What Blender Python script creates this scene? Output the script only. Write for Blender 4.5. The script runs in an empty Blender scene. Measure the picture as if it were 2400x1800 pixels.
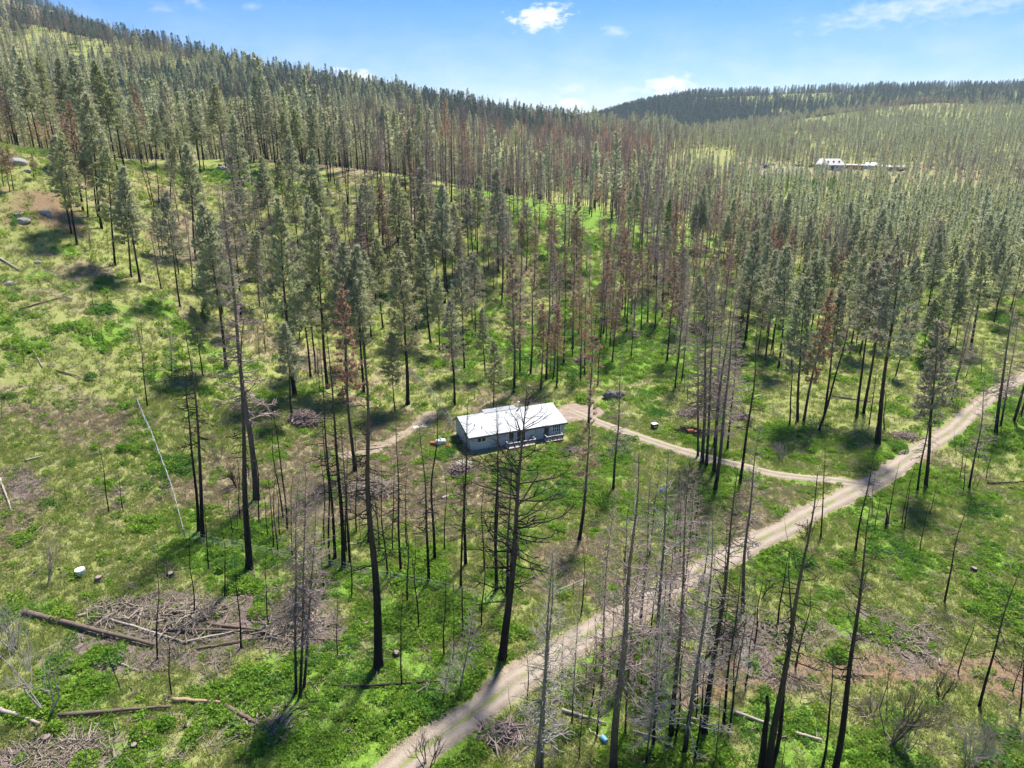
import bpy, math, random
import numpy as np
from mathutils import Matrix, Vector, Euler

# ------------------------------------------------------------------ camera, sky, sun, exposure
sc = bpy.context.scene
R = math.radians
cam_d = bpy.data.cameras.new('camera'); cam = bpy.data.objects.new('camera', cam_d)
sc.collection.objects.link(cam); sc.camera = cam
cam.location = (0, 0, 50); cam.rotation_euler = (R(90 - 20.26), 0, 0)
cam_d.angle = 2 * math.atan(1106 / 1475.0); cam_d.clip_start = 0.5; cam_d.clip_end = 30000
sc.view_settings.view_transform = 'Standard'; sc.view_settings.look = 'None'
sc.view_settings.gamma = 1.0; sc.view_settings.use_curve_mapping = False
sc.view_settings.exposure = 1.24
sc.cycles.max_bounces = 4; sc.cycles.diffuse_bounces = 3; sc.cycles.transmission_bounces = 2; sc.cycles.glossy_bounces = 2; sc.cycles.volume_bounces = 0; sc.cycles.use_light_tree = False
SUN_EL, SUN_AZ = 60.0, 24.0            # elevation; azimuth measured from straight ahead (+Y) towards the right (+X)
sun_d = bpy.data.lights.new('sun', 'SUN'); sun = bpy.data.objects.new('sun', sun_d); sc.collection.objects.link(sun)
sun_d.energy = 3.8; sun_d.angle = R(7.0); sun_d.color = (1.0, 0.955, 0.88)
sv = Vector((math.sin(R(SUN_AZ)) * math.cos(R(SUN_EL)), math.cos(R(SUN_AZ)) * math.cos(R(SUN_EL)), math.sin(R(SUN_EL))))
sun.rotation_euler = sv.to_track_quat('Z', 'Y').to_euler(); sun.location = (0, 0, 200)
world = bpy.data.worlds.new('World'); sc.world = world; world.use_nodes = True
wn, wl = world.node_tree.nodes, world.node_tree.links
bg = wn['Background']; bg.inputs['Strength'].default_value = 0.061
sky = wn.new('ShaderNodeTexSky'); sky.sky_type = 'NISHITA'; sky.sun_disc = False
sky.sun_elevation = R(SUN_EL); sky.sun_rotation = R(SUN_AZ); sky.altitude = 1200; sky.air_density = 1.0; sky.dust_density = 0.1; sky.ozone_density = 3.0
def mth(op, a, b=None, c=None, clamp=False):
    n = wn.new('ShaderNodeMath'); n.operation = op; n.use_clamp = clamp
    for i, v in enumerate((a, b, c)):
        if v is None: continue
        if isinstance(v, (int, float)): n.inputs[i].default_value = v
        else: wl.new(v, n.inputs[i])
    return n.outputs[0]
tc = wn.new('ShaderNodeTexCoord'); nv = wn.new('ShaderNodeVectorMath'); nv.operation = 'NORMALIZE'; wl.new(tc.outputs['Generated'], nv.inputs[0])
sep = wn.new('ShaderNodeSeparateXYZ'); wl.new(nv.outputs[0], sep.inputs[0])
az = mth('ARCTAN2', sep.outputs[0], sep.outputs[1]); el = mth('ARCSINE', sep.outputs[2])
def wnoise(scale, detail, rough=0.55):
    cmb = wn.new('ShaderNodeCombineXYZ'); wl.new(mth('MULTIPLY', az, 1.0), cmb.inputs[0]); wl.new(mth('MULTIPLY', el, 2.2), cmb.inputs[1])
    n = wn.new('ShaderNodeTexNoise'); n.inputs['Scale'].default_value = scale; n.inputs['Detail'].default_value = detail; n.inputs['Roughness'].default_value = rough
    wl.new(cmb.outputs[0], n.inputs['Vector']); return n.outputs['Fac']
nf = wnoise(55, 6, 0.6); ng = wnoise(16, 6, 0.65)
# single fair-weather clouds: azimuth, elevation, half width, half height (degrees), opacity, tilt
CLOUDS = [(2.14, 7.95, 2.29, 0.89, 1.0, 0.1), (7.67, 6.98, 1.11, 0.48, 0.5, -0.1), (-12.0, 3.87, 1.77, 0.59, 0.95, 0.03), (-8.16, 3.02, 1.11, 0.48, 0.7, 0), (4.45, 2.09, 1.92, 0.41, 0.95, 0), (11.92, 3.24, 2.29, 0.78, 0.95, 0.04), (4.84, 3.17, 2.21, 0.66, 0.55, 0.1), (8.48, 2.95, 2.58, 0.44, 0.45, 0), (0.14, 2.69, 3.32, 0.44, 0.4, 0), (27.16, 7.63, 7.01, 0.96, 0.55, 0.13), (31.79, 7.54, 5.54, 0.81, 0.4, 0.1), (31.83, 2.4, 0.81, 0.41, 0.9, 0), (32.48, 2.96, 4.06, 0.33, 0.3, 0), (-22.35, 8.26, 0.89, 0.37, 0.45, -0.1), (-24.57, 7.79, 1.03, 0.33, 0.35, 0.05), (-18.76, 8.22, 0.59, 0.3, 0.3, 0), (-3.78, 3.17, 2.95, 0.52, 0.3, 0.0), (-60, 6, 3.2, 1.1, 0.9, 0), (-75, 12, 4.0, 1.4, 0.9, 0.1), (58, 7, 3.2, 1.0, 0.9, 0), (80, 13, 4.2, 1.4, 0.9, 0), (120, 9, 4, 1.4, 0.9, 0), (-120, 8, 4, 1.3, 0.9, 0), (170, 10, 5, 1.6, 0.9, 0)]
cov = None
shape = mth('MULTIPLY', mth('SUBTRACT', nf, 0.52), 3.0)
def vec(op, a, b=None, c=None):
    n = wn.new('ShaderNodeVectorMath'); n.operation = op
    for i, v in enumerate((a, b, c)):
        if isinstance(v, tuple): n.inputs[i].default_value = v
        elif v is not None: wl.new(v, n.inputs[i])
    return n
shear = {}
for (ca, ce, cw, ch, op, tl) in CLOUDS:
    t_ = round(tl / .12) * .12
    if t_ not in shear:
        c_ = wn.new('ShaderNodeCombineXYZ'); wl.new(az, c_.inputs[0]); wl.new(mth('MULTIPLY_ADD', az, -t_, el), c_.inputs[1]); shear[t_] = c_.outputs[0]
    sx, sy = 1 / R(cw), 1 / R(ch); d2 = vec('LENGTH', vec('MULTIPLY_ADD', shear[t_], (sx, sy, 0), (-R(ca) * sx, -(R(ce) - t_ * R(ca)) * sy, 0)).outputs[0]).outputs['Value']
    g_ = 1.5 if op > .7 else .8
    m = mth('MULTIPLY', mth('MULTIPLY_ADD', mth('ADD', d2, shape), -g_, g_, clamp=True), op)
    cov = m if cov is None else mth('MAXIMUM', cov, m)
# thin veil low over the horizon, all the way round
low = mth('MULTIPLY', mth('MAXIMUM', mth('SUBTRACT', 1.0, mth('DIVIDE', el, R(9.0))), 0.0), mth('MAXIMUM', mth('MULTIPLY', mth('SUBTRACT', ng, 0.38), 1.5), 0.0))
cov = mth('MAXIMUM', cov, mth('MULTIPLY', low, 0.95), clamp=True)
gm = wn.new('ShaderNodeHueSaturation'); gm.inputs['Saturation'].default_value = 1.5; gm.inputs['Value'].default_value = 1.0; wl.new(sky.outputs[0], gm.inputs['Color'])
tn = wn.new('ShaderNodeMixRGB'); tn.blend_type = 'MULTIPLY'; tn.inputs[0].default_value = 1.0; tn.inputs[2].default_value = (.92, .86, 1.0, 1); wl.new(gm.outputs[0], tn.inputs[1])
mx = wn.new('ShaderNodeMixRGB'); wl.new(cov, mx.inputs[0]); wl.new(tn.outputs[0], mx.inputs[1]); mx.inputs[2].default_value = (8.2, 8.4, 8.8, 1)
wl.new(mx.outputs[0], bg.inputs['Color'])

# ------------------------------------------------------------------ surveyed layout, metres: camera stands over the origin, looking along +Y
CONTROL=[[-20.0,0.0,0.0],[-20.0,35.0,0.0],[-20.0,70.0,0.0],[-20.0,105.0,0.0],[-20.0,140.0,0.0],[0.0,0.0,0.0],[0.0,35.0,0.0],[0.0,70.0,0.0],[0.0,105.0,0.0],[0.0,140.0,0.0],[25.0,0.0,0.0],[25.0,35.0,0.0],[25.0,70.0,0.0],[25.0,105.0,0.0],[25.0,140.0,0.0],[50.0,0.0,0.0],[50.0,35.0,0.0],[50.0,70.0,0.0],[50.0,105.0,0.0],[50.0,140.0,0.0],[80.0,0.0,0.0],[80.0,35.0,0.0],[80.0,70.0,0.0],[80.0,105.0,0.0],[80.0,140.0,0.0],[110.0,0.0,0.0],[110.0,35.0,0.0],[110.0,70.0,0.0],[110.0,105.0,0.0],[110.0,140.0,0.0],[140.0,0.0,0.0],[140.0,35.0,0.0],[140.0,70.0,0.0],[140.0,105.0,0.0],[140.0,140.0,0.0],[-20.0,-60.0,0.0],[60.0,-60.0,0.0],[140.0,-60.0,0.0],[-60.0,-60.0,2.0],[200.0,-40.0,2.0],[200.0,60.0,2.0],[190.0,140.0,3.0],[260.0,60.0,4.0],[-45.0,40.0,0.5],[-60.0,40.0,2.0],[-90.0,30.0,7.0],[-45.0,75.0,2.0],[-75.0,95.0,11.0],[-40.0,118.0,4.0],[-58.0,101.0,8.5],[-60.0,113.0,10.0],[-73.0,114.0,15.5],[-97.0,129.0,25.0],[-90.0,142.0,25.0],[-120.0,170.0,45.0],[-78.0,171.0,20.5],[-64.0,153.0,14.0],[-37.0,180.0,7.0],[-130.0,110.0,30.0],[-160.0,120.0,40.0],[-120.0,60.0,15.0],[-180.0,180.0,47.0],[-100.5,230.0,38.0],[-82.6,250.0,40.3],[-62.6,245.0,33.8],[-53.1,260.0,36.4],[-50.3,215.0,28.5],[-24.6,265.0,31.4],[11.5,287.0,23.8],[-18.5,184.0,6.0],[17.9,193.0,4.3],[43.6,195.0,5.2],[62.1,145.0,0.3],[115.7,185.0,2.5],[111.5,158.0,0.3],[164.8,218.0,6.0],[244.5,560.0,22.1],[208.0,540.0,21.4],[295.6,575.0,22.1],[319.7,520.0,16.0],[348.0,480.0,10.2],[94.1,600.0,31.9],[152.0,600.0,31.9],[93.0,950.0,51.2],[-457.2,750.0,146.0],[-384.6,780.0,130.6],[-306.9,820.0,114.2],[-217.8,860.0,95.3],[-116.6,900.0,78.2],[-3.6,940.0,59.5],[-263.4,520.0,66.9],[-167.0,520.0,53.1],[-68.5,520.0,41.6],[-354.3,600.0,97.0],[-785.9,1300.0,244.3],[-700.2,1300.0,205.7],[-860.5,1300.0,258.0],[212.7,1500.0,68.8],[394.8,1600.0,116.8],[631.1,1700.0,129.8],[891.9,1800.0,141.7],[1182.9,1900.0,128.2],[1316.8,1900.0,126.0],[352.9,950.0,50.0],[515.7,1100.0,77.3],[658.2,1200.0,93.1],[507.4,800.0,42.8],[766.2,1100.0,79.3],[461.8,650.0,32.4],[86.4,330.0,9.9],[138.2,320.0,2.7],[185.9,310.0,4.2],[243.7,330.0,5.6],[-150.0,335.0,29.0],[-80.0,335.0,23.0],[-40.0,330.0,22.0],[-250.0,330.0,42.0],[0.0,400.0,18.0],[150.0,420.0,14.0],[300.0,420.0,10.0],[-500.0,1100.0,110.0],[-300.0,1200.0,65.0],[0.0,1300.0,25.0],[200.0,1200.0,35.0],[250.0,1150.0,43.0],[-400.0,1300.0,110.0],[480.0,1380.0,60.0],[620.0,1450.0,80.0],[700.0,2300.0,40.0],[1300.0,2400.0,40.0],[200.0,2200.0,0.0],[-400.0,2200.0,40.0],[-1000.0,1800.0,200.0],[1500.0,1200.0,110.0],[1300.0,700.0,60.0],[-900.0,700.0,170.0],[-500.0,350.0,95.0],[-350.0,150.0,75.0],[-300.0,0.0,40.0],[500.0,100.0,10.0],[500.0,-60.0,8.0],[700.0,350.0,20.0],[-645.0,1350.0,167.0],[-551.7,1350.0,125.0],[90.0,1500.0,36.6],[-53.6,1500.0,36.6],[-196.7,1500.0,45.6]]
CLUSTERS=['on the open left slope', 'at the wire fence corner', 'left of the grey house', 'in front of the house', 'between house and road', 'right of the dirt road', "beside the road's far end", 'above the road junction', 'in the driveway clump', 'behind the grey house', 'in the mid-slope green stand', 'below the left knoll', 'along the rocky crest']
TREES=[
('T',0,-79.0,104.8,4.9,0.098,1.0),
('T',0,-73.4,115.0,5.8,0.075,1.0),
('T',0,-71.3,114.1,5.3,0.121,1.0),
('T',0,-79.3,126.2,5.7,0.113,1.0),
('T',0,-77.8,128.6,6.1,0.071,1.0),
('T',0,-73.2,123.0,4.8,0.111,1.0),
('T',0,-64.4,108.6,3.3,0.154,1.0),
('T',0,-62.5,112.8,3.8,0.076,1.0),
('T',0,-52.5,77.7,10.6,0.058,1.0),
('T',0,-50.9,78.1,7.6,0.068,1.0),
('T',0,-58.1,78.2,3.6,0.089,1.0),
('T',0,-59.2,77.3,3.8,0.206,1.0),
('T',0,-74.8,92.2,4.4,0.182,1.0),
('B',0,-58.7,101.9,14.6,0.047,0.8),
('W',0,-59.7,113.0,10.6,0.098,0.8),
('T',0,-68.5,118.1,4.3,0.128,1.0),
('T',0,-66.4,121.0,3.8,0.108,1.0),
('T',0,-68.0,120.8,6.4,0.078,1.0),
('T',0,-53.6,104.3,8.3,0.09,1.0),
('B',1,-40.5,76.2,23.7,0.086,1.0),
('B',1,-39.6,75.3,29.2,0.074,1.0),
('B',2,-31.7,69.6,31.6,0.127,1.5),
('K',2,-35.8,84.1,42.8,0.052,1.25),
('T',2,-29.8,78.3,18.9,0.035,1.0),
('T',2,-31.1,80.7,15.2,0.023,1.0),
('T',2,-30.3,74.2,11.2,0.064,1.0),
('T',2,-31.6,76.0,8.5,0.039,1.0),
('T',2,-30.4,77.0,9.3,0.032,1.0),
('T',2,-27.5,72.8,11.8,0.094,1.0),
('T',2,-36.0,75.6,6.7,0.067,1.0),
('T',2,-35.8,77.1,4.8,0.093,1.0),
('T',2,-22.3,70.7,19.8,0.037,1.0),
('T',2,-20.9,73.6,15.6,0.066,1.0),
('T',2,-14.9,68.8,15.4,0.021,1.0),
('T',2,-15.1,73.8,12.6,0.055,1.0),
('T',2,-19.7,76.0,5.3,0.077,1.0),
('T',2,-23.0,72.6,3.9,-0.128,1.0),
('T',2,-11.8,68.8,4.9,0.022,1.0),
('T',2,-33.4,75.9,2.8,0.104,1.0),
('B',2,-22.0,72.1,28.2,0.033,0.8),
('B',2,-20.6,70.6,30.5,0.029,1.0),
('B',2,-20.0,71.5,19.7,0.012,0.8),
('S',2,-24.4,94.9,29.4,0.022,1.0),
('B',2,-13.3,54.0,35.8,0.035,1.45),
('B',2,-18.6,75.9,18.6,0.039,0.8),
('B',2,-13.5,69.9,20.6,0.022,0.8),
('K',2,-20.5,50.6,24.0,0.122,0.7),
('K',2,-20.0,50.2,24.5,0.12,0.7),
('K',2,-19.9,51.1,22.5,0.165,0.7),
('B',3,-9.8,67.2,20.4,0.009,1.0),
('T',3,-9.6,72.3,20.4,0.042,1.3),
('B',3,-6.0,66.8,18.8,0.029,0.8),
('B',3,-5.7,71.0,22.7,0.038,1.0),
('B',3,-1.8,66.2,23.5,0.003,1.0),
('B',3,-2.1,74.0,19.0,0.024,0.8),
('B',3,-0.6,65.2,18.9,0.048,1.0),
('HERO',3,-1.0,55.1,29.6,0.077,1.6),
('S2',3,8.8,76.8,21.0,0.058,1.1),
('K',3,15.1,90.1,20.9,-0.006,1.1),
('W',4,2.0,41.5,21.6,0.028,1.2),
('W',4,2.4,42.0,21.4,0.029,1.0),
('K',4,8.4,41.8,29.2,-0.014,1.4),
('K',4,13.3,57.6,20.0,-0.016,1.0),
('B',4,17.2,72.7,12.1,0.022,0.8),
('W',4,13.6,51.9,24.9,-0.002,1.0),
('K',4,14.0,45.7,27.6,-0.037,1.0),
('W',4,12.1,44.2,16.0,0.005,1.0),
('W',4,14.8,43.9,23.3,-0.008,1.0),
('B',4,17.0,46.0,26.4,-0.015,1.1),
('K',4,25.6,62.4,22.7,-0.036,1.1),
('B',4,19.1,47.2,17.9,-0.022,0.8),
('T',4,16.7,47.6,9.6,-0.026,1.0),
('T',4,12.9,51.3,4.2,-0.068,1.0),
('T',4,11.9,52.1,3.9,-0.062,1.0),
('T',4,9.0,51.3,5.1,0.016,1.0),
('T',4,20.6,65.7,1.6,-0.09,1.0),
('T',4,8.1,53.6,6.2,0.012,1.0),
('T',4,9.8,53.9,9.0,-0.025,1.0),
('T',4,21.5,65.7,3.0,-0.028,1.0),
('T',4,6.3,52.7,2.4,0.083,1.0),
('T',4,4.6,52.8,3.2,0.045,1.0),
('T',4,1.3,48.4,8.7,0.016,1.0),
('T',4,-0.1,48.6,3.3,-0.064,1.0),
('T',4,-10.6,51.6,11.6,0.044,1.0),
('T',4,-6.0,54.9,7.7,0.059,1.0),
('W',4,-6.5,49.9,7.0,0.155,0.7),
('W',4,-5.0,51.2,11.2,0.175,0.7),
('T',4,-2.8,55.7,2.7,0.128,1.0),
('T',4,23.7,77.4,8.4,0.023,1.2),
('T',4,23.7,75.7,6.5,-0.025,1.0),
('W',4,23.2,69.3,7.9,-0.02,1.0),
('K',4,20.7,71.2,12.8,-0.069,1.0),
('T',4,20.4,72.7,12.3,-0.06,1.0),
('T',4,19.0,72.7,8.9,-0.053,1.0),
('K',4,9.1,55.4,19.1,0.021,0.6),
('T',4,12.2,61.7,12.3,-0.029,0.6),
('K',4,15.5,54.7,18.5,-0.028,0.6),
('T',4,16.2,51.7,14.7,-0.029,0.6),
('W',4,17.0,49.4,17.1,-0.001,0.6),
('T',4,12.0,49.4,12.9,-0.019,0.6),
('K',4,10.0,45.8,19.6,-0.002,0.6),
('W',4,5.4,47.3,13.6,0.027,0.6),
('T',4,4.5,49.4,9.5,0.027,0.6),
('T',4,17.1,63.3,13.0,-0.021,0.6),
('K',4,19.4,64.1,17.0,-0.015,0.6),
('T',4,20.3,56.7,12.3,-0.026,0.6),
('T',4,21.3,55.4,12.1,-0.034,0.6),
('W',4,21.0,50.5,13.5,0.008,0.6),
('K',4,7.5,45.8,17.0,0.0,0.6),
('T',4,5.7,43.4,9.9,0.022,0.6),
('W',4,11.3,42.9,15.2,0.002,0.6),
('T',4,17.1,42.9,9.9,-0.01,0.6),
('T',4,7.2,52.3,7.7,-0.009,0.6),
('T',2,-33.8,79.1,13.5,0.076,1.0),
('T',2,-24.1,74.9,14.4,0.056,1.0),
('T',2,-20.7,78.3,14.8,0.048,1.0),
('T',2,-16.7,73.2,13.0,0.033,1.0),
('T',2,-13.3,74.2,11.9,0.025,1.0),
('T',2,-29.2,72.6,12.3,0.074,1.0),
('T',2,-36.1,78.8,10.9,0.083,1.0),
('T',2,-27.0,76.7,11.4,0.079,1.0),
('T',2,-8.6,74.3,11.9,0.025,1.0),
('T',2,-3.4,70.3,12.7,0.023,1.0),
('T',2,-36.4,69.2,10.7,0.104,1.0),
('T',2,-32.7,64.5,10.3,0.112,1.0),
('T',2,-18.4,65.0,12.1,0.048,1.0),
('T',2,-21.5,65.0,10.9,0.068,1.0),
('T',2,-11.9,64.2,12.6,0.029,1.0),
('T',2,-10.0,59.6,12.1,0.028,1.0),
('T',2,-5.2,58.9,12.0,0.033,1.0),
('T',2,-6.9,55.5,10.6,0.026,1.0),
('T',2,-3.3,60.3,11.1,0.041,1.0),
('T',2,-26.3,60.2,9.9,0.085,1.0),
('T',2,-28.0,56.7,11.8,0.107,1.0),
('T',2,-35.8,55.1,12.1,0.151,1.0),
('T',2,-34.7,61.3,10.6,0.106,1.0),
('T',2,-37.2,50.8,5.5,-0.036,1.0),
('T',2,-32.2,50.4,9.1,0.09,1.0),
('T',2,-17.7,55.5,7.9,0.054,1.0),
('T',4,3.3,51.7,10.2,0.024,1.2),
('T',4,7.2,48.3,10.9,0.015,1.2),
('T',4,9.8,50.5,11.1,0.003,1.2),
('T',4,12.9,47.3,11.7,0.011,1.2),
('T',4,14.3,45.3,12.4,0.008,1.2),
('T',4,15.5,43.4,12.2,0.012,1.2),
('T',4,19.3,46.3,10.7,-0.001,1.2),
('T',4,22.5,51.7,9.7,0.013,1.2),
('T',4,25.3,57.4,9.1,0.003,1.2),
('T',4,23.8,64.1,10.3,-0.009,1.2),
('T',4,28.7,60.2,10.5,0.001,1.2),
('T',4,28.3,54.1,9.9,-0.012,1.2),
('T',4,14.1,56.7,11.2,-0.009,1.2),
('T',4,13.5,68.4,10.7,-0.018,1.2),
('T',4,7.6,61.7,9.5,0.001,1.2),
('B',5,20.9,41.1,28.9,-0.032,1.2),
('T',5,21.2,41.6,21.9,-0.027,1.3),
('N',5,20.7,42.1,8.3,-0.077,1.2),
('B',5,26.2,41.1,25.9,-0.059,1.2),
('B',5,37.0,60.1,9.0,-0.01,0.6),
('T',5,26.1,42.7,12.8,-0.051,1.2),
('T',5,22.6,42.5,4.7,-0.009,1.0),
('B',5,40.5,77.0,13.9,-0.126,0.8),
('B',5,43.5,73.8,15.3,-0.032,0.9),
('N',5,50.4,79.8,2.9,-0.135,1.6),
('T',5,50.9,80.1,9.8,-0.071,1.0),
('T',5,52.8,80.1,8.7,-0.051,1.0),
('T',5,52.7,79.2,9.6,-0.086,1.0),
('T',5,52.0,74.3,7.3,-0.059,1.0),
('T',5,58.4,83.3,6.4,-0.015,1.0),
('T',5,58.7,82.6,3.3,-0.142,1.0),
('T',5,48.6,79.1,6.8,-0.018,1.0),
('T',5,49.8,82.3,6.8,-0.102,1.0),
('T',5,35.8,76.0,3.8,-0.237,1.0),
('T',5,61.8,84.3,3.2,0.178,1.0),
('B',5,49.2,64.3,12.8,-0.035,0.9),
('B',5,43.3,49.0,15.9,-0.033,0.9),
('T',5,44.0,53.3,8.1,-0.016,1.0),
('T',5,47.7,50.9,5.9,-0.051,1.0),
('B',5,46.6,48.3,10.9,-0.188,0.8),
('B',6,60.2,89.6,16.3,-0.072,1.0),
('G2',6,62.2,91.0,25.8,-0.109,1.1),
('T',6,68.8,93.4,8.2,-0.068,1.0),
('T',6,66.9,89.4,8.7,-0.095,1.0),
('T',6,69.3,91.0,4.2,0.014,1.0),
('T',6,69.9,91.0,4.2,0.156,1.0),
('T',6,73.1,93.7,6.9,-0.037,1.0),
('T',6,76.1,100.3,5.1,-0.108,1.0),
('T',6,77.2,101.0,4.8,-0.035,1.0),
('T',6,73.3,101.6,5.1,-0.273,1.0),
('T',6,82.7,101.4,4.2,0.061,1.0),
('K',6,68.5,90.6,18.9,-0.114,1.0),
('K',6,85.1,109.6,26.5,-0.131,1.4),
('K',6,87.9,112.6,21.0,-0.09,1.0),
('T',6,91.1,113.5,6.1,-0.017,1.3),
('T',6,90.3,112.0,5.6,0.008,1.3),
('T',7,50.0,112.8,16.0,-0.085,1.4),
('G',7,52.5,115.3,26.9,-0.097,1.0),
('S',7,53.6,115.3,25.2,0.037,1.0),
('T',7,54.6,111.2,22.7,0.101,1.4),
('G2',7,59.2,119.3,24.3,-0.032,1.0),
('G2',7,64.6,117.9,29.3,-0.079,1.0),
('G2',7,66.6,119.5,30.4,-0.027,1.0),
('T',7,65.2,114.4,12.3,-0.041,1.3),
('G2',7,62.5,105.9,32.4,-0.07,1.4),
('T',7,62.4,106.8,9.7,-0.044,1.0),
('T',7,66.5,111.5,9.5,-0.206,1.5),
('G',7,59.8,144.9,27.1,-0.054,1.0),
('T',7,60.8,145.8,9.7,0.054,1.5),
('T',7,61.5,153.1,12.8,-0.081,1.0),
('G',7,72.7,162.5,22.3,-0.016,1.0),
('G',7,72.8,160.9,21.1,0.011,1.0),
('G',7,79.2,171.2,17.4,-0.047,1.0),
('G',7,80.5,155.4,23.5,-0.021,1.0),
('G',7,115.4,184.5,22.3,-0.087,1.0),
('G',7,115.9,179.4,12.9,-0.016,0.9),
('G',7,111.0,158.0,23.6,-0.091,1.4),
('G',7,109.4,161.2,13.8,-0.148,1.0),
('G2',7,98.2,139.2,6.9,0.107,1.0),
('T',7,90.1,127.4,5.2,-0.139,1.0),
('T',7,91.6,128.7,4.7,-0.181,1.0),
('F',7,93.0,146.2,12.9,0.068,1.0),
('K',7,107.2,162.4,9.4,-0.099,1.0),
('G2',7,83.8,127.4,10.9,-0.047,1.0),
('T',7,106.0,152.7,5.1,-0.044,1.0),
('K',7,104.2,143.2,8.0,-0.143,1.0),
('G',7,87.4,175.1,20.1,0.009,1.0),
('G',7,82.1,166.3,11.9,-0.044,1.0),
('K',8,30.2,89.8,29.7,0.007,1.2),
('K',8,31.6,95.4,31.0,-0.014,1.1),
('K',8,31.0,97.7,31.3,-0.047,1),
('K',8,30.6,98.7,32.7,-0.076,1.1),
('K',8,36.2,103.9,25.0,-0.049,0.9),
('K',8,34.5,105.5,27.6,-0.053,1),
('K',8,30.6,101.3,26.7,-0.102,0.8),
('B',8,34.4,91.5,25.4,-0.007,1),
('T',8,35.0,126.4,8.2,-0.062,1.0),
('T',8,35.6,131.6,6.0,-0.068,1.0),
('G',9,-20.3,123.4,29.6,-0.008,1.35),
('G2',9,-10.6,144.3,25.1,0.004,0.9),
('G2',9,-9.2,165.0,21.3,0.001,0.8),
('B',9,-36.6,179.9,21.1,-0.001,1.0),
('G',9,-22.3,183.9,18.8,0.004,1.0),
('G',9,-18.5,183.9,31.1,0.024,1.1),
('T',9,-17.5,182.7,15.9,0.002,1.0),
('T',9,-15.6,183.1,12.7,0.019,1.0),
('T',9,-7.5,127.3,4.9,0.0,1.0),
('T',9,-10.0,170.6,6.1,-0.013,1.0),
('S',9,0.4,131.1,28.8,-0.011,1.0),
('K',9,1.8,141.4,26.3,0.002,1.0),
('S2',9,4.0,140.1,26.8,0.038,1.0),
('S',9,5.9,131.8,18.9,0.018,1.0),
('K',9,7.4,138.1,31.2,-0.003,1.0),
('S',9,8.9,138.6,17.2,0.05,1.0),
('S',9,9.3,133.1,17.6,0.007,1.0),
('B',9,11.8,147.9,20.1,-0.018,1.0),
('S2',9,14.8,159.2,26.2,-0.031,1.0),
('S2',9,14.6,136.2,19.4,-0.019,1.0),
('K',9,15.9,141.1,21.5,0.001,1.0),
('B',9,18.0,134.4,14.7,0.016,1.0),
('K',9,24.0,160.2,22.7,-0.002,1.0),
('S',9,23.1,149.3,18.1,0.057,1.0),
('S',9,29.8,171.1,21.9,-0.023,1.0),
('K',9,32.8,182.7,19.8,-0.05,1.0),
('S',9,32.5,175.3,19.5,-0.052,1.0),
('K',9,33.8,172.8,21.7,-0.042,1.0),
('S',9,36.3,177.2,22.0,-0.033,1.0),
('K',9,37.1,171.4,21.6,-0.028,1.0),
('S2',9,40.9,180.9,21.3,-0.038,1.0),
('S',9,35.7,149.3,24.4,-0.01,1.0),
('K',9,37.9,148.0,24.4,-0.016,1.0),
('K',9,36.3,137.3,22.0,0.035,1.0),
('K',9,1.7,163.7,25.2,0.026,1.0),
('T',9,20.6,163.8,10.2,-0.005,1.0),
('S',9,23.7,170.4,21.4,0.007,1.0),
('T',9,14.3,155.1,12.8,-0.002,1.0),
('K',9,-5.4,194.1,12.1,0.027,1.0),
('T',9,-4.3,197.3,11.6,0.008,1.0),
('G',10,-40.2,117.9,35.3,0.029,1.2),
('G',10,-36.0,124.7,34.2,0.029,1.0),
('G',10,-32.3,124.5,29.1,0.063,1.0),
('G',10,-29.3,126.1,29.0,0.032,1.0),
('G2',10,-40.0,127.7,22.7,0.023,1.0),
('G',10,-23.6,162.4,28.5,-0.042,1.0),
('G',10,-20.0,161.0,26.3,-0.065,1.0),
('T',10,-39.8,130.3,15.1,0.07,1.3),
('T',10,-39.1,129.7,7.1,0.082,1.0),
('B',10,-36.6,179.9,11.4,0.015,1.0),
('T',10,-50.3,133.1,8.5,-0.025,1.4),
('T',10,-50.4,129.5,7.6,0.084,1.2),
('T',10,-45.9,137.8,5.8,0.089,1.2),
('K',10,-64.4,152.7,26.1,0.029,1.0),
('T',10,-76.5,155.9,14.8,0.044,1.2),
('K',10,-71.7,151.2,17.9,0.104,1.0),
('G',10,-77.9,168.4,26.9,0.056,1.0),
('F',10,-69.2,153.7,14.3,0.086,1.0),
('F',10,-63.8,137.5,5.7,0.164,1.0),
('F',10,-51.1,196.9,8.6,0.015,1.0),
('F',10,-42.9,197.1,15.9,0.035,1.0),
('F',10,-64.8,171.6,11.6,0.03,1.0),
('G2',10,-59.0,144.4,26.8,0.058,1.0),
('K',10,-81.5,185.3,8.4,0.064,1.0),
('K',10,-70.2,191.7,8.9,0.04,1.0),
('G2',10,-68.9,191.6,16.6,0.06,1.0),
('T',10,-72.6,192.2,12.3,0.095,1.0),
('G',10,-65.1,209.6,20.5,0.029,1.0),
('G',10,-62.0,205.9,8.5,-0.011,1.0),
('G',10,-59.4,198.9,22.6,0.204,1.0),
('G',10,-54.8,209.8,7.4,0.023,1.0),
('G',10,-53.4,217.9,7.2,0.014,1.0),
('G',10,-46.9,199.4,11.7,-0.058,1.0),
('G',10,-54.6,183.1,10.8,0.074,1.0),
('G',10,-63.3,180.0,10.5,0.036,1.0),
('G',10,-58.5,154.7,17.5,0.084,1.0),
('G',10,-51.1,161.4,15.4,0.018,1.0),
('G',10,-46.1,174.3,13.5,0.046,1.0),
('G',10,-66.6,152.7,6.6,-0.009,0.8),
('S',10,-37.8,201.3,20.3,0.033,1.0),
('B',10,-34.2,206.0,21.6,-0.05,1.0),
('B',10,-33.8,208.6,22.9,0.02,1.0),
('S2',10,-29.5,210.0,24.5,0.001,1.0),
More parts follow.
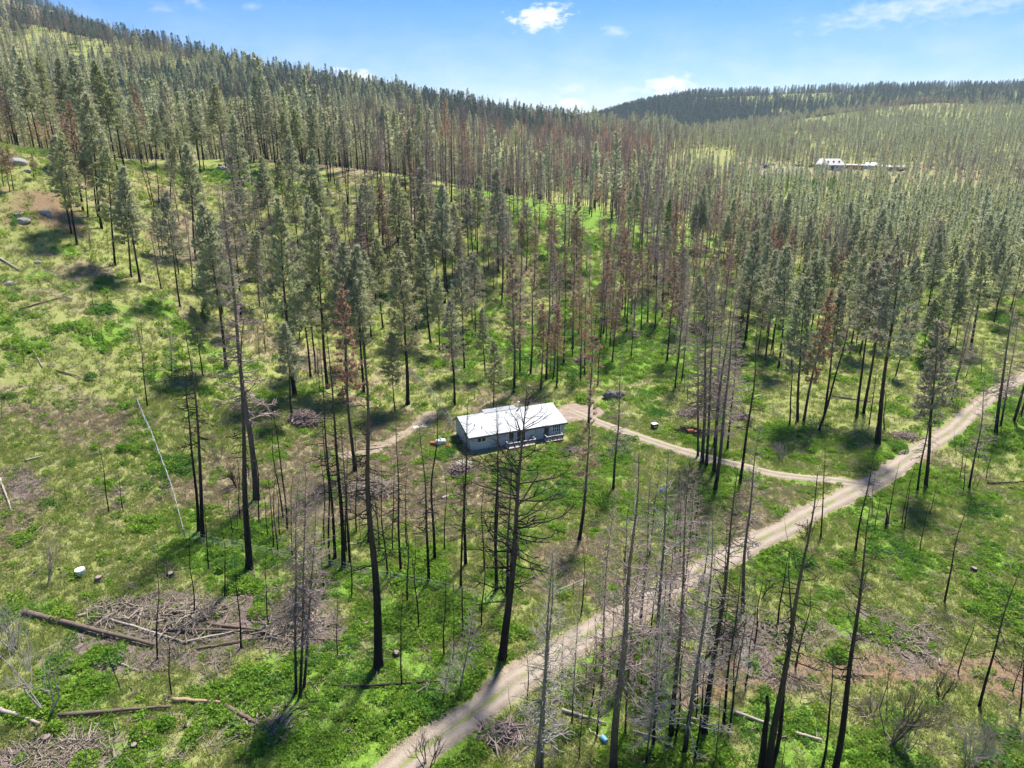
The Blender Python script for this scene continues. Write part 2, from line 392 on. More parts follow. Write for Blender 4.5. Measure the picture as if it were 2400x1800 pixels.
('B',10,-30.9,212.6,21.9,0.02,1.0),
('B',10,-32.8,216.8,22.8,0.015,1.0),
('G',10,-29.8,197.0,12.5,-0.027,1.0),
('K',10,-29.2,213.6,20.4,0.031,1.0),
('G',11,-93.2,147.7,22.6,0.047,1.0),
('G',11,-96.1,151.1,20.0,0.05,1.0),
('S',11,-99.5,162.5,24.0,0.076,1.0),
('G2',11,-97.9,161.3,15.5,0.104,1.0),
('G',11,-94.3,159.6,28.6,0.069,1.0),
('G',11,-96.8,163.3,20.5,0.084,1.0),
('G',11,-85.1,146.1,24.1,0.117,1.0),
('G',11,-79.0,143.5,23.4,0.049,1.0),
('G',11,-81.1,144.3,20.2,0.085,1.0),
('G',11,-243.7,379.2,25.4,0.064,1.0),
('S',11,-242.9,379.1,27.0,0.147,1.0),
('S',11,-111.0,165.1,5.9,0.183,1.0),
('S',11,-110.6,155.8,9.0,0.088,1.0),
('S',11,-110.6,157.0,9.6,0.114,1.0),
('S',11,-112.7,157.2,8.5,0.14,1.0),
('K',11,-93.2,196.5,12.5,-0.132,1.0),
('B',11,-93.3,183.0,14.6,-0.032,1.0),
('B',11,-92.5,185.5,10.9,0.177,1.0),
('B',11,-94.1,183.6,13.4,-0.097,1.0),
('B',11,-92.7,184.3,15.1,0.127,1.0),
('B',11,-81.2,211.4,11.5,0.059,1.0),
('B',11,-82.5,213.9,8.4,0.247,1.0),
('K',11,-72.7,192.7,12.8,0.084,1.0),
('K',11,-90.8,148.1,6.2,0.108,1.0),
('T',11,-90.9,147.9,5.9,0.102,1.0),
('T',11,-88.4,150.1,7.9,0.163,1.0),
('K',11,-81.0,184.1,8.7,0.062,1.0),
('K',11,-82.4,161.7,11.6,0.086,1.0),
('K',11,-81.2,165.1,11.5,0.092,1.0),
('G',11,-108.9,218.6,17.5,0.154,1.0),
('G',11,-93.3,192.2,14.3,0.26,1.0),
('G',11,-82.7,161.1,10.9,0.048,1.0),
('G',12,-99.7,228.3,21.4,0.028,1.0),
('G2',12,-99.6,231.2,18.0,0.066,1.0),
('B',12,-87.7,237.1,23.6,0.04,1.0),
('B',12,-81.3,222.0,21.5,0.002,1.0),
('S2',12,-82.9,250.7,22.3,0.045,1.0),
('B',12,-63.0,244.1,22.7,0.032,1.0),
('B',12,-62.3,243.9,22.6,0.036,1.0),
('B',12,-50.4,215.4,21.1,0.035,1.0),
('B',12,-53.0,260.0,24.5,0.069,1.0),
('K',12,-49.6,239.0,11.9,0.01,1.0),
('T',12,-49.0,253.3,11.0,0.014,1.0),
('T',12,-53.2,250.6,9.3,0.033,1.0),
('G',12,-81.9,466.3,33.0,0.004,1.0),
('G2',12,-173.4,429.8,15.5,0.147,1.0),
('K',12,-93.6,233.9,11.0,0.044,1.0),
('G',12,-73.4,454.5,32.5,0.004,1.0),
('G',12,-82.7,469.0,31.9,0.018,1.0),
('G',12,-58.4,462.8,36.2,0.006,1.0),
('S2',12,-24.6,265.1,30.1,0.024,1.0),
('B',12,-20.9,242.0,31.8,0.02,1.0),
('B',12,11.5,284.6,21.3,-0.029,1.0),
('B',12,-1.2,230.1,21.5,0.02,1.0),
('B',12,-4.2,225.1,25.2,-0.016,1.0),
('K',12,-16.7,232.5,30.6,0.018,1.0),
('B',12,-10.7,234.0,17.7,-0.012,1.0),
('S',12,-38.0,201.4,17.8,0.029,1.0),
('B',12,-34.4,206.4,19.4,-0.056,1.0),
('B',12,-33.8,208.2,23.0,0.028,1.0),
('B',12,-32.5,216.5,20.5,0.019,1.0),
('B',12,-30.6,212.4,22.9,0.031,1.0),
('B',12,-29.4,210.5,21.9,0.049,1.0),
('S2',12,-14.9,245.7,23.8,0.011,1.0),
('K',12,4.5,277.0,22.3,0.021,1.0),
('K',12,18.7,381.9,29.9,-0.004,1.0),
('K',12,27.0,368.8,26.7,-0.011,1.0),
('K',12,25.7,304.9,21.0,-0.03,1.0),
('B',12,-50.5,216.7,21.0,0.05,1.0),
('B',12,-49.6,239.2,15.7,0.058,1.0),
('B',12,-49.3,253.9,14.0,0.051,1.0),
('F',12,53.9,233.7,18.4,-0.08,1.0),
('G',12,54.0,265.6,13.7,-0.114,1.0),
('S',12,17.3,240.4,6.3,-0.025,1.0),
('B',12,48.7,288.3,17.7,-0.095,1.0),
('B',12,33.2,233.6,15.7,-0.033,1.0),
('K',12,-7.1,216.7,18.7,-0.014,1.0),
('K',12,-11.5,218.3,18.7,-0.007,1.0)]
FOREST_ANCHORS=[
(-48,50,0,0.0,0.0,0.0,0.0,0.0,0.0),
(-32,64,0,0.0,0.0,0.0,0.0,0.0,0.0),
(-7,85,0,0.0,0.0,0.0,0.0,0.0,0.0),
(23,73,0,0.0,0.0,0.0,0.0,0.0,0.0),
(52,73,0,0.0,0.0,0.0,0.0,0.0,0.0),
(72,84,0,0.0,0.0,0.0,0.0,0.0,0.0),
(53,57,0,0.0,0.0,0.0,0.0,0.0,0.0),
(-75,105,0,0.0,0.0,0.0,0.0,0.0,0.0),
(-71,126,0.02,0.0,0.0,1.0,0.0,0.0,0.0),
(-91,132,0,0.0,0.0,0.0,0.0,0.0,0.0),
(-108,165,0.1,0.0,1.0,0.0,0.0,0.0,0.0),
(-101,192,0.3,1.0,0.0,0.0,0.0,0.0,0.0),
(-83,210,0.3,1.0,0.0,0.0,0.0,0.0,0.0),
(-61,176,2.4,0.5,0.0,0.5,0.0,0.0,0.0),
(-45,186,2.6,0.5,0.25,0.25,0.0,0.0,0.0),
(-74,175,1.2,0.33,0.0,0.67,0.0,0.0,0.0),
(-45,160,1.2,0.33,0.0,0.67,0.0,0.0,0.0),
(-94,176,0.5,0.33,0.33,0.33,0.0,0.0,0.0),
(-63,136,0.3,0.5,0.0,0.5,0.0,0.0,0.0),
(-28,153,0.05,1.0,0.0,0.0,0.0,0.0,0.0),
(-13,174,0.2,1.0,0.0,0.0,0.0,0.0,0.0),
(-14,197,1.8,0.67,0.0,0.33,0.0,0.0,0.0),
(5,170,0.3,0.0,0.5,0.5,0.0,0.0,0.0),
(26,193,1.2,0.0,0.67,0.33,0.0,0.0,0.0),
(52,192,1.8,0.2,0.4,0.4,0.0,0.0,0.0),
(37,150,0.1,0.0,0.0,1.0,0.0,0.0,0.0),
(70,168,0.9,1.0,0.0,0.0,0.0,0.0,0.0),
(61,130,0,0.0,0.0,0.0,0.0,0.0,0.0),
(90,159,0.6,1.0,0.0,0.0,0.0,0.0,0.0),
(119,170,1.1,0.67,0.0,0.33,0.0,0.0,0.0),
(103,130,0.5,0.0,0.0,1.0,0.0,0.0,0.0),
(136,176,1.5,1.0,0.0,0.0,0.0,0.0,0.0),
(23,254,0.1,0.0,0.0,1.0,0.0,0.0,0.0),
(23,376,2.0,0.0,0.0,0.67,0.33,0.0,0.0),
(-9,245,2.4,0.0,0.33,0.67,0.0,0.0,0.0),
(-32,233,1.6,0.0,0.0,0.67,0.33,0.0,0.0),
(-52,222,0.3,0.0,0.0,0.0,1.0,0.0,0.0),
(52,264,2.4,0.25,0.25,0.5,0.0,0.0,0.0),
(82,246,2.4,0.5,0.25,0.25,0.0,0.0,0.0),
(135,270,3,0.6,0.0,0.2,0.0,0.2,0.0),
(189,268,3,0.75,0.0,0.0,0.0,0.25,0.0),
(126,387,3,0.5,0.0,0.25,0.0,0.25,0.0),
(183,371,2.6,0.67,0.0,0.0,0.0,0.33,0.0),
(207,423,1.5,0.67,0.0,0.0,0.0,0.33,0.0),
(191,453,2.4,0.5,0.0,0.0,0.0,0.5,0.0),
(231,445,1.6,0.5,0.0,0.0,0.0,0.5,0.0),
(253,430,2.0,0.5,0.0,0.0,0.0,0.5,0.0),
(244,369,3,0.75,0.0,0.0,0.0,0.25,0.0),
(328,452,2,0.5,0.0,0.5,0.0,0.0,0.0),
(228,545,0.05,1.0,0.0,0.0,0.0,0.0,0.0),
(272,564,0.05,1.0,0.0,0.0,0.0,0.0,0.0),
(202,525,0.05,1.0,0.0,0.0,0.0,0.0,0.0),
(239,531,0.5,1.0,0.0,0.0,0.0,0.0,0.0),
(217,494,2.4,0.5,0.0,0.0,0.0,0.5,0.0),
(260,503,0.9,1.0,0.0,0.0,0.0,0.0,0.0),
(309,532,0.5,1.0,0.0,0.0,0.0,0.0,0.0),
(316,514,0.9,0.5,0.0,0.5,0.0,0.0,0.0),
(101,452,2.6,0.25,0.0,0.75,0.0,0.0,0.0),
(60,478,2.6,0.0,0.25,0.75,0.0,0.0,0.0),
(15,512,2.4,0.33,0.0,0.67,0.0,0.0,0.0),
(75,604,2.4,0.0,0.25,0.75,0.0,0.0,0.0),
(156,616,2.4,0.33,0.0,0.67,0.0,0.0,0.0),
(237,621,2.8,0.67,0.0,0.33,0.0,0.0,0.0),
(327,639,2.8,0.67,0.0,0.33,0.0,0.0,0.0),
(185,556,2.6,0.5,0.0,0.5,0.0,0.0,0.0),
(176,498,2.4,0.5,0.0,0.5,0.0,0.0,0.0),
(199,497,2.4,0.5,0.0,0.0,0.0,0.5,0.0),
(225,587,2.4,0.5,0.0,0.5,0.0,0.0,0.0),
(269,600,2.6,0.5,0.0,0.5,0.0,0.0,0.0),
(311,607,2.4,0.5,0.0,0.5,0.0,0.0,0.0),
(343,594,2.4,0.5,0.0,0.5,0.0,0.0,0.0),
(367,558,2,0.5,0.0,0.5,0.0,0.0,0.0),
(405,633,2.4,0.5,0.0,0.5,0.0,0.0,0.0),
(462,650,2,0.5,0.0,0.5,0.0,0.0,0.0),
(-50,504,2.2,0.25,0.25,0.5,0.0,0.0,0.0),
(-125,480,2.2,0.33,0.0,0.67,0.0,0.0,0.0),
(-210,467,2.6,0.5,0.0,0.5,0.0,0.0,0.0),
(-262,431,2.2,0.5,0.25,0.25,0.0,0.0,0.0),
(-308,463,2.2,0.6,0.2,0.2,0.0,0.0,0.0),
(-284,564,2.6,0.33,0.0,0.33,0.0,0.0,0.33),
(-183,575,2.8,0.33,0.0,0.33,0.0,0.0,0.33),
(-95,588,2.8,0.33,0.0,0.67,0.0,0.0,0.0),
(-377,643,1.6,0.33,0.0,0.67,0.0,0.0,0.0),
(-311,667,2.2,0.33,0.0,0.67,0.0,0.0,0.0),
(-239,690,2.6,0.33,0.0,0.33,0.0,0.0,0.33),
(-155,696,2.8,0.33,0.0,0.33,0.0,0.0,0.33),
(-46,691,2.6,0.0,0.0,0.67,0.0,0.0,0.33),
(-396,717,1.4,0.0,0.0,0.67,0.0,0.0,0.33),
(-734,1209,1.4,0.0,0.0,0.67,0.0,0.0,0.33),
(-371,568,1.3,0.5,0.0,0.5,0.0,0.0,0.0),
(278,1501,3,0.0,0.0,0.0,0.0,0.0,1.0),
(230,1489,3,0.0,0.0,0.0,0.0,0.0,1.0),
(372,1500,3,0.0,0.0,0.0,0.0,0.0,1.0),
(463,1487,3,0.0,0.0,0.0,0.0,0.0,1.0),
(562,1502,2.4,0.0,0.0,0.0,0.0,0.0,1.0),
(499,1612,0.6,0.0,0.0,0.5,0.0,0.0,0.5),
(621,1672,0.5,0.0,0.0,0.5,0.0,0.0,0.5),
(715,1649,0.5,0.0,0.0,0.5,0.0,0.0,0.5),
(771,1550,1.2,0.0,0.0,0.33,0.0,0.0,0.67),
(459,1047,0.7,0.5,0.0,0.5,0.0,0.0,0.0),
(478,950,1.3,0.67,0.0,0.33,0.0,0.0,0.0),
(546,965,1.3,0.67,0.0,0.33,0.0,0.0,0.0),
(624,994,1.3,0.67,0.0,0.33,0.0,0.0,0.0),
(653,934,1.0,1.0,0.0,0.0,0.0,0.0,0.0),
(461,808,1.8,1.0,0.0,0.0,0.0,0.0,0.0),
(548,824,1.3,1.0,0.0,0.0,0.0,0.0,0.0),
(318,918,0.8,0.5,0.0,0.5,0.0,0.0,0.0),
(878,1265,0.9,0.33,0.0,0.33,0.0,0.0,0.33),
(832,1334,0.8,0.33,0.0,0.33,0.0,0.0,0.33),
(614,1105,0.5,0.0,0.0,1.0,0.0,0.0,0.0),
(343,821,2,0.5,0.0,0.5,0.0,0.0,0.0),
(-90,290,2.6,0.67,0.0,0.33,0.0,0.0,0.0),
(-60,300,2.6,0.67,0.0,0.33,0.0,0.0,0.0),
(-130,280,2.2,0.67,0.0,0.33,0.0,0.0,0.0),
(-160,240,1.6,0.67,0.33,0.0,0.0,0.0,0.0),
(-20,310,2.6,0.33,0.0,0.67,0.0,0.0,0.0),
(20,330,2.6,0.33,0.0,0.67,0.0,0.0,0.0),
(-60,360,2.6,0.67,0.0,0.33,0.0,0.0,0.0),
(-130,380,2.6,0.67,0.0,0.33,0.0,0.0,0.0)]
GROUND_ANCHORS=[
(-42.0,47.4,0.7,0.1,0.1,0.4),
(-43.4,66.7,0.45,0.35,0,0.1),
(-40.5,60.8,0.4,0.2,0.2,0.9),
(-30.7,58.6,0.35,0.2,0.2,0.9),
(-22.9,58.8,0.4,0.2,0.2,0.8),
(-23.2,53.6,0.95,0,0,0.1),
(-12.9,47.9,1,0,0,0.1),
(-40.9,43.1,0.2,0.3,0.5,0.9),
(-28.1,48.9,0.6,0.1,0.2,0.6),
(-34.8,72.0,0.95,0,0,0),
(-14.5,70.3,0.8,0.1,0,0.1),
(-59.5,81.4,0.35,0.55,0.1,0.4),
(-64.1,80.1,0.2,0.7,0.2,0.6),
(-67.2,89.7,0.4,0.55,0.2,0.2),
(-79.1,118.2,0.6,0.3,0.1,0.05),
(-90.5,131.7,0.55,0.35,0.1,0.1),
(-105.4,159.4,0.15,0.3,0.8,0),
(-100.4,178.9,0.15,0.4,0.7,0),
(-88.9,190.7,0.2,0.5,0.5,0),
(-114.8,168.1,0.35,0.4,0.4,0),
(-81.8,159.7,0.3,0.3,0.5,0),
(-53.8,119.9,0.6,0.2,0.1,0.1),
(-33.6,112.4,0.5,0.4,0.1,0),
(-28.9,99.8,0.25,0.75,0,0),
(-30.0,85.4,0.3,0.55,0.1,0.2),
(-40.9,98.4,0.4,0.45,0,0),
(-44.5,133.8,0.2,0.4,0.6,0),
(-26.0,162.9,0.4,0.3,0.5,0),
(-14.0,122.8,0.3,0.5,0.4,0),
(-7.8,97.5,0.5,0.45,0,0),
(-13.8,87.1,0.1,0.7,0.35,0.2),
(-2.7,75.3,0.4,0.5,0.05,0),
(2.7,78.5,0.7,0.25,0,0),
(4.9,157.3,0.9,0.05,0,0),
(-11.8,156.9,0.6,0.35,0.1,0),
(32.1,153.4,1,0,0,0),
(29.8,118.0,0.55,0.35,0,0),
(18.2,98.7,0.55,0.3,0.1,0),
(57.8,122.6,0.35,0.1,0.05,0),
(69.1,127.5,0.35,0.15,0.1,0),
(50.1,103.9,0.75,0,0,0),
(35.6,84.3,0.4,0.55,0,0),
(27.1,89.6,0.6,0.3,0,0),
(45.8,78.4,0.7,0.2,0,0.1),
(54.9,68.4,0.75,0.25,0,0.05),
(35.6,68.4,0.85,0.1,0,0.2),
(39.7,60.2,0.5,0.2,0.1,0.7),
(29.9,58.1,0.4,0.2,0.3,0.8),
(42.2,57.4,0.5,0.2,0.2,0.6),
(27.7,54.7,0.05,0.2,0.9,0.6),
(36.5,53.8,0.1,0.2,0.9,0.4),
(47.8,53.5,0.1,0.2,0.9,0.2),
(19.5,52.3,0.2,0.2,0.7,0.3),
(24.4,46.3,0.95,0,0,0.1),
(37.7,47.8,0.7,0.2,0.1,0.2),
(42.3,45.3,0.55,0.3,0.1,0.5),
(8.5,50.5,0.7,0.1,0.1,0.3),
(13.5,53.5,0.8,0.1,0,0.2),
(8.0,68.4,0.3,0.5,0.1,0.1),
(5.5,73.1,0.3,0.6,0.1,0),
(66.6,98.7,0.6,0.35,0,0.05),
(86.9,107.6,0.8,0.1,0.1,0.1),
(23.9,270.1,0.9,0.1,0,0),
(22.7,234.7,0.8,0.3,0.1,0),
(-55.4,205.2,0.4,0.4,0.3,0),
(-89.9,228.5,0.6,0.4,0.1,0),
(-45.5,226.6,0.4,0.5,0.3,0),
(-15.4,216.3,0.4,0.3,0.4,0),
(57.0,211.5,0.5,0.3,0.35,0),
(120.3,221.6,0.45,0.3,0.3,0),
(163.2,218.3,0.4,0.3,0.35,0),
(86.1,448.9,0.2,0.3,0.7,0.2),
(71.8,574.8,0.2,0.3,0.6,0.2),
(153.1,390.5,0.3,0.3,0.5,0),
(261.1,397.9,0.3,0.3,0.5,0),
(249.8,654.7,0.25,0.35,0.5,0.2),
(247.4,549.8,0.35,0.55,0,0),
(278.7,506.6,0.4,0.6,0.1,0),
(319.8,520.1,0.3,0.55,0.3,0),
(310.8,820.0,0.4,0.4,0.1,0),
(496.2,1056.7,0.45,0.4,0.1,0),
(605.3,1141.3,0.4,0.45,0.1,0),
(574.4,911.5,0.4,0.4,0.2,0),
(611.7,1645.8,0.5,0.3,0.1,0),
(496.6,1604.8,0.45,0.3,0.1,0),
(735.6,1648.3,0.5,0.3,0,0),
(372.3,1500.4,0,0,0.8,0.9),
(229.8,1488.5,0,0,0.8,0.9),
(463.1,1487.0,0,0,0.8,0.8),
(325.1,1598.6,0,0.1,0.7,0.8),
(564.6,1509.3,0.2,0.2,0.5,0.5),
(-251.6,494.6,0.25,0.25,0.5,0.4),
(-367.6,661.1,0.35,0.35,0.4,0.2),
(-183.3,575.2,0.2,0.25,0.5,0.4),
(-71.1,540.7,0.2,0.25,0.5,0.4),
(17.1,607.5,0.4,0.4,0.2,0),
(-734.0,1209.0,0.2,0.3,0.7,0.4),
(-167.5,429.3,0.35,0.5,0.2,0),
(-66.8,253.8,0.3,0.6,0.2,0)]
ROAD=[(-11.66,39.57),(-9.67,42.58),(-6.22,45.86),(-2.95,48.74),(0.63,52.54),(4.62,55.66),(8.98,59.57),(13.61,62.58),(18.91,66.96),(23.3,70.03),(28.02,73.53),(32.3,76.65),(36.47,78.74),(42.48,83.84),(48.28,87.72),(53.49,91.48),(58.92,95.22),(66.15,101.78),(73.15,107.24),(79.61,112.19),(87.38,120.28),(95.48,127.54),(103.34,134.09),(110.99,139.74),(121.72,147.4),(139.86,158.67)]
DRIVE=[(53.21,91.34),(50.52,92.65),(46.39,93.24),(42.25,94.15),(39.98,95.22),(35.67,98.4),(31.66,100.91),(26.73,104.42),(23.04,107.77),(19.94,111.11),(16.25,114.64),(13.08,118.62),(10.84,121.19)]
DIRT_PAD=[(11.92,121.4),(10.33,117.98),(14.47,120.21)]
TRACK_LEFT=[(-14.98,119.26),(-18.53,110.46),(-23.45,102.19),(-27.38,99.47)]
TRACK_BACK=[(12.02,122.58),(20.21,130.02),(29.04,136.84),(41.45,147.01),(52.01,162.08)]
SKID=[(16.41,50.52),(22.8,54.1),(27.53,54.42),(34.19,53.79),(41.26,54.11),(50.39,53.18)]
BANK=[(-11.25,121.84),(-4.2,124.98),(3.13,126.44),(7.74,126.31)]
COMPOUND=[(183.99,531.36),(207.97,539.93),(233.52,550.9),(263.67,562.14)]
HOUSE=[(-6.88,102.84),(8.74,108.95)]
FENCE_A=[(-60.08,101.79),(-57.64,98.31),(-54.57,94.49),(-50.94,89.25),(-47.99,85.13),(-45.28,80.86),(-41.53,74.6)]
FENCE_B=[(-41.53,74.6),(-37.99,73.71),(-34.01,73.06),(-27.92,71.99),(-20.87,70.01),(-14.64,68.04),(-9.52,66.55),(-4.56,64.83),(-0.31,63.17)]
FENCE_C=[(5.45,64.68),(7.19,65.93),(9.04,67.13)]
FENCE_H=[(-22.32,139.71),(-19.71,135.77),(-16.83,130.14),(-14.94,124.7),(-13.62,120.52),(-11.82,116.17),(-9.97,111.01),(-8.56,108.43)]
LOGS=[('L1',-52.06,59.74,-36.8,56.57,0.3),('L2',-43.73,60.09,-33.76,57.17,0.14),('L3',-38.01,58.73,-23.98,59.1,0.16),('L4',-33.02,59.98,-17.83,57.54,0.17),('L5',-25.39,49.64,-16.73,52.85,0.09),('L6',-46.43,47.83,-42.03,46.53,0.2),('L7',-41.02,47.54,-31.54,48.94,0.2),('L8',-31.76,49.72,-27.06,49.42,0.2),('L9',-26.61,49.08,-19.71,45.05,0.2),('L10',-34.23,57.15,-28.89,59.09,0.13),('L11',-32.61,56.34,-24.0,58.63,0.11),('L12',-46.46,59.9,-44.46,61.45,0.13),('L13',-36.8,62.93,-34.92,60.95,0.12),('L14',-41.21,54.89,-36.55,53.23,0.08),('L15',-16.08,51.33,-4.96,52.17,0.13),('L16',20.34,48.35,24.03,46.46,0.16),('L17',25.11,46.04,27.19,45.31,0.15),('L18',4.57,48.54,8.46,46.96,0.15),('L19',72.05,91.89,78.05,92.06,0.14),('L20',-99.39,132.75,-94.89,130.99,0.2),('L21',-87.74,118.84,-84.32,127.6,0.15),('L22',-79.61,108.43,-76.15,104.89,0.12),('L23',-74.02,104.74,-70.51,104.68,0.13),('L24',-67.09,84.63,-65.63,86.08,0.14),('L25',-67.8,80.43,-62.98,75.11,0.14),('L26',64.36,128.33,70.59,124.62,0.2),('L27',-10.17,87.04,-8.92,88.2,0.2),('L28',8.54,102.88,12.86,103.54,0.16),('L29',-13.22,78.05,-8.01,79.4,0.1),('L30',-98.07,239.78,-89.18,231.9,0.35),('L31',74.49,90.45,76.11,89.75,0.12),('L32',4.53,49.64,1.94,49.74,0.1),('L33',32.23,52.71,35.45,52.81,0.08),('L34',9.98,46.35,13.46,45.24,0.1)]
SPOT={'boulder':(19.61,126.94),'stove':(25.54,112.35),'rust':(31.36,109.94),'tank':(-12.18,105.81),'rustbox':(-13.44,105.78),'redcart':(-10.89,103.8),'pallet':(-7.67,98.59),'board':(-16.54,112.89),'bluebarrel':(8.03,45.12),'bluebag':(21.99,89.01),'bucket':(-49.82,66.42),'stumpA':(-47.45,65.74),'stumpB':(-40.11,67.4),'stumpC':(-32.65,44.47),'stumpD':(-40.63,45.17),'stumpE':(-29.01,46.81),'stumpF':(-11.82,55.75),'stumpG':(56.04,69.95),'pile1':(-36.2,108.79),'pile2':(-21.25,89.03),'pile3':(16.28,149.93),'pile4':(34.05,118.42),'pile5':(42.96,116.89),'pile6':(31.51,110.54),'pile7':(-39.77,43.8),'pile8':(-36.54,61.21),'pile9':(-23.47,59.59),'pile10':(-44.18,61.24),'pile11':(68.48,108.5),'pile12':(41.59,58.6),'pile13':(27.55,59.55),'pile14':(10.03,102.22),'pile15':(-8.18,95.61),'pile16':(-0.36,45.98),'pile17':(-22.48,47.04),'bare1':(32.77,44.98),'bare2':(33.2,44.04),'bare3':(-42.21,47.91),'bare4':(-44.12,92.54),'bare5':(-39.11,86.69),'bare6':(38.4,42.82),'bare7':(43.69,100.06),'bare8':(-7.15,42.7),'bare9':(40.03,49.81),'bare10':(-49.66,54.82),'bare11':(28.32,64.71),'bare12':(33.14,48.18),'bare13':(16.07,148.54),'bare14':(-14.75,148.7),'bare15':(39.08,77.12),'bare16':(-52.43,64.03),'bush1':(-32.58,45.92),'bush2':(-35.81,42.72),'bush3':(-48.03,59.83),'bush4':(-27.9,61.93),'bush5':(-31.06,46.86),'bush6':(26.28,126.71),'bush7':(64.82,103.16),'bush8':(-68.99,105.33),'bush9':(-17.02,123.36),'bush10':(-40.57,46.14),'bush11':(32.99,55.43),'bush12':(-56.99,90.66),'bush13':(95.41,121.32)}
ROCKS=[(-114.2,241.6,1.6),(-95.2,234.9,2.4),(-93.5,238.5,1.5),(-103.3,147.2,2.0),(-105.0,148.6,1.2),(-113.2,167.0,1.3),(-116.2,168.3,3.0),(-256.7,371.8,2.2),(-104.7,173.1,1.4),(-337.0,659.6,5),(-320.3,651.5,4),(-329.4,657.2,4),(-95.7,445.8,3),(-92.0,451.5,3.2),(-86.7,459.9,3),(-79.5,440.5,2),(-52.5,444.9,2.2),(-49.3,450.4,2.6),(-40.2,227.5,1.4),(-27.2,225.3,1.8),(-15.5,228.5,1.6),(-38.9,209.2,2.2),(-15.4,209.4,1.2),(-93.8,126.1,1.3),(-94.3,135.6,0.9),(-8.6,204.4,1.1),(13.7,407.3,1.5),(22.5,258.2,1.2),(-102.8,153.9,1.6),(-101.7,153.6,1.2)]
CARS=[(196.5,558.4,'white'),(203.9,560.9,'silver'),(224.7,569.6,'dark'),(230.6,571.4,'white'),(236.4,573.1,'dark'),(241.1,574.4,'silver'),(253.7,573.2,'white'),(194.7,547.7,'dark')]
BARN=(251.6,568.3)
SHED=(291.8,581.3)
REDSHED=(275.4,576.0)
LONG=(306.7,576.2)
PIT=(215.0,539.9)
CREEK1=[(-21.93,57.12),(-20.07,54.2),(-18.51,51.48),(-17.34,49.49),(-16.37,47.35)]
CREEK2=[(16.9,44.22),(19.55,43.76),(21.27,43.03),(23.19,42.94),(25.96,43.48)]

CONTROL = np.array(CONTROL)
# ------------------------------------------------------------------ helpers
col = sc.collection
def noise2(x, y, seed=0):
    xi = np.floor(x).astype(np.int64); yi = np.floor(y).astype(np.int64); fx = x - xi; fy = y - yi
    def h(a, b):
        v = np.sin((a * 127.1 + b * 311.7 + seed * 74.7) % 6283.185) * 43758.5453
        return v - np.floor(v)
    u = fx * fx * (3 - 2 * fx); w = fy * fy * (3 - 2 * fy)
    return (h(xi, yi) * (1 - u) + h(xi + 1, yi) * u) * (1 - w) + (h(xi, yi + 1) * (1 - u) + h(xi + 1, yi + 1) * u) * w
def fbm(x, y, scale, octs=4, seed=0):
    r = 0; a = 1.0; t = 0
    for o in range(octs):
        r = r + a * noise2(x / scale * 2 ** o + 37.3 * o, y / scale * 2 ** o + 11.9 * o, seed + o); t += a; a *= 0.5
    return r / t
_S = 1 / 200.0
def _U(r2): return np.where(r2 > 0, r2 * np.log(r2 + 1e-12), 0)
def _fit():
    n = len(CONTROL); X = CONTROL[:, :2] * _S
    K = _U(((X[:, None] - X[None]) ** 2).sum(-1)) + 0.002 * np.eye(n); Pm = np.c_[np.ones(n), X]
    A = np.zeros((n + 3, n + 3)); A[:n, :n] = K; A[:n, n:] = Pm; A[n:, :n] = Pm.T
    return np.linalg.solve(A, np.r_[CONTROL[:, 2], np.zeros(3)])
_W = _fit()
def smooth(a, b, v):
    t = np.clip((v - a) / (b - a), 0, 1); return t * t * (3 - 2 * t)
def height(x, y):
    x = np.atleast_1d(np.asarray(x, float)); y = np.atleast_1d(np.asarray(y, float)); out = np.empty(len(x)); X = CONTROL[:, :2] * _S
    xc = np.clip(x, -1500, 1700); yc = np.clip(y, -200, 2500)
    for i in range(0, len(x), 20000):
        a = xc[i:i + 20000] * _S; b = yc[i:i + 20000] * _S
        d = (a[:, None] - X[:, 0]) ** 2 + (b[:, None] - X[:, 1]) ** 2
        out[i:i + 20000] = _U(d) @ _W[:len(CONTROL)] + _W[-3] + _W[-2] * a + _W[-1] * b
    r = np.hypot(x, y); k = smooth(2300, 3600, r)
    out = out * (1 - k) + 10 * k
    out = out + (fbm(x, y, 9.0, 3, 5) - .5) * 0.55 + (fbm(x, y, 70, 3, 9) - .5) * 9 * smooth(280, 900, r)
    return out
def hz(x, y): return float(height(x, y)[0])

def make_mesh(name, V, Fs, mats=(), mi=None, smooth_shade=False):
    me = bpy.data.meshes.new(name)
    if isinstance(Fs, np.ndarray):
        V = np.asarray(V, np.float32); k = Fs.shape[1]
        me.vertices.add(len(V)); me.vertices.foreach_set('co', V.ravel())
        me.loops.add(Fs.size); me.loops.foreach_set('vertex_index', Fs.astype(np.int32).ravel())
        me.polygons.add(len(Fs)); me.polygons.foreach_set('loop_start', np.arange(0, Fs.size, k, dtype=np.int32))
        if mi is not None: me.polygons.foreach_set('material_index', np.asarray(mi, np.int32))
        me.update(calc_edges=True)
    else:
        me.from_pydata([tuple(v) for v in V], [], [tuple(f) for f in Fs])
        if mi is not None: me.polygons.foreach_set('material_index', np.asarray(mi, np.int32))
        me.update()
    for m in mats: me.materials.append(m)
    if smooth_shade: me.polygons.foreach_set('use_smooth', np.ones(len(me.polygons), bool))
    return me
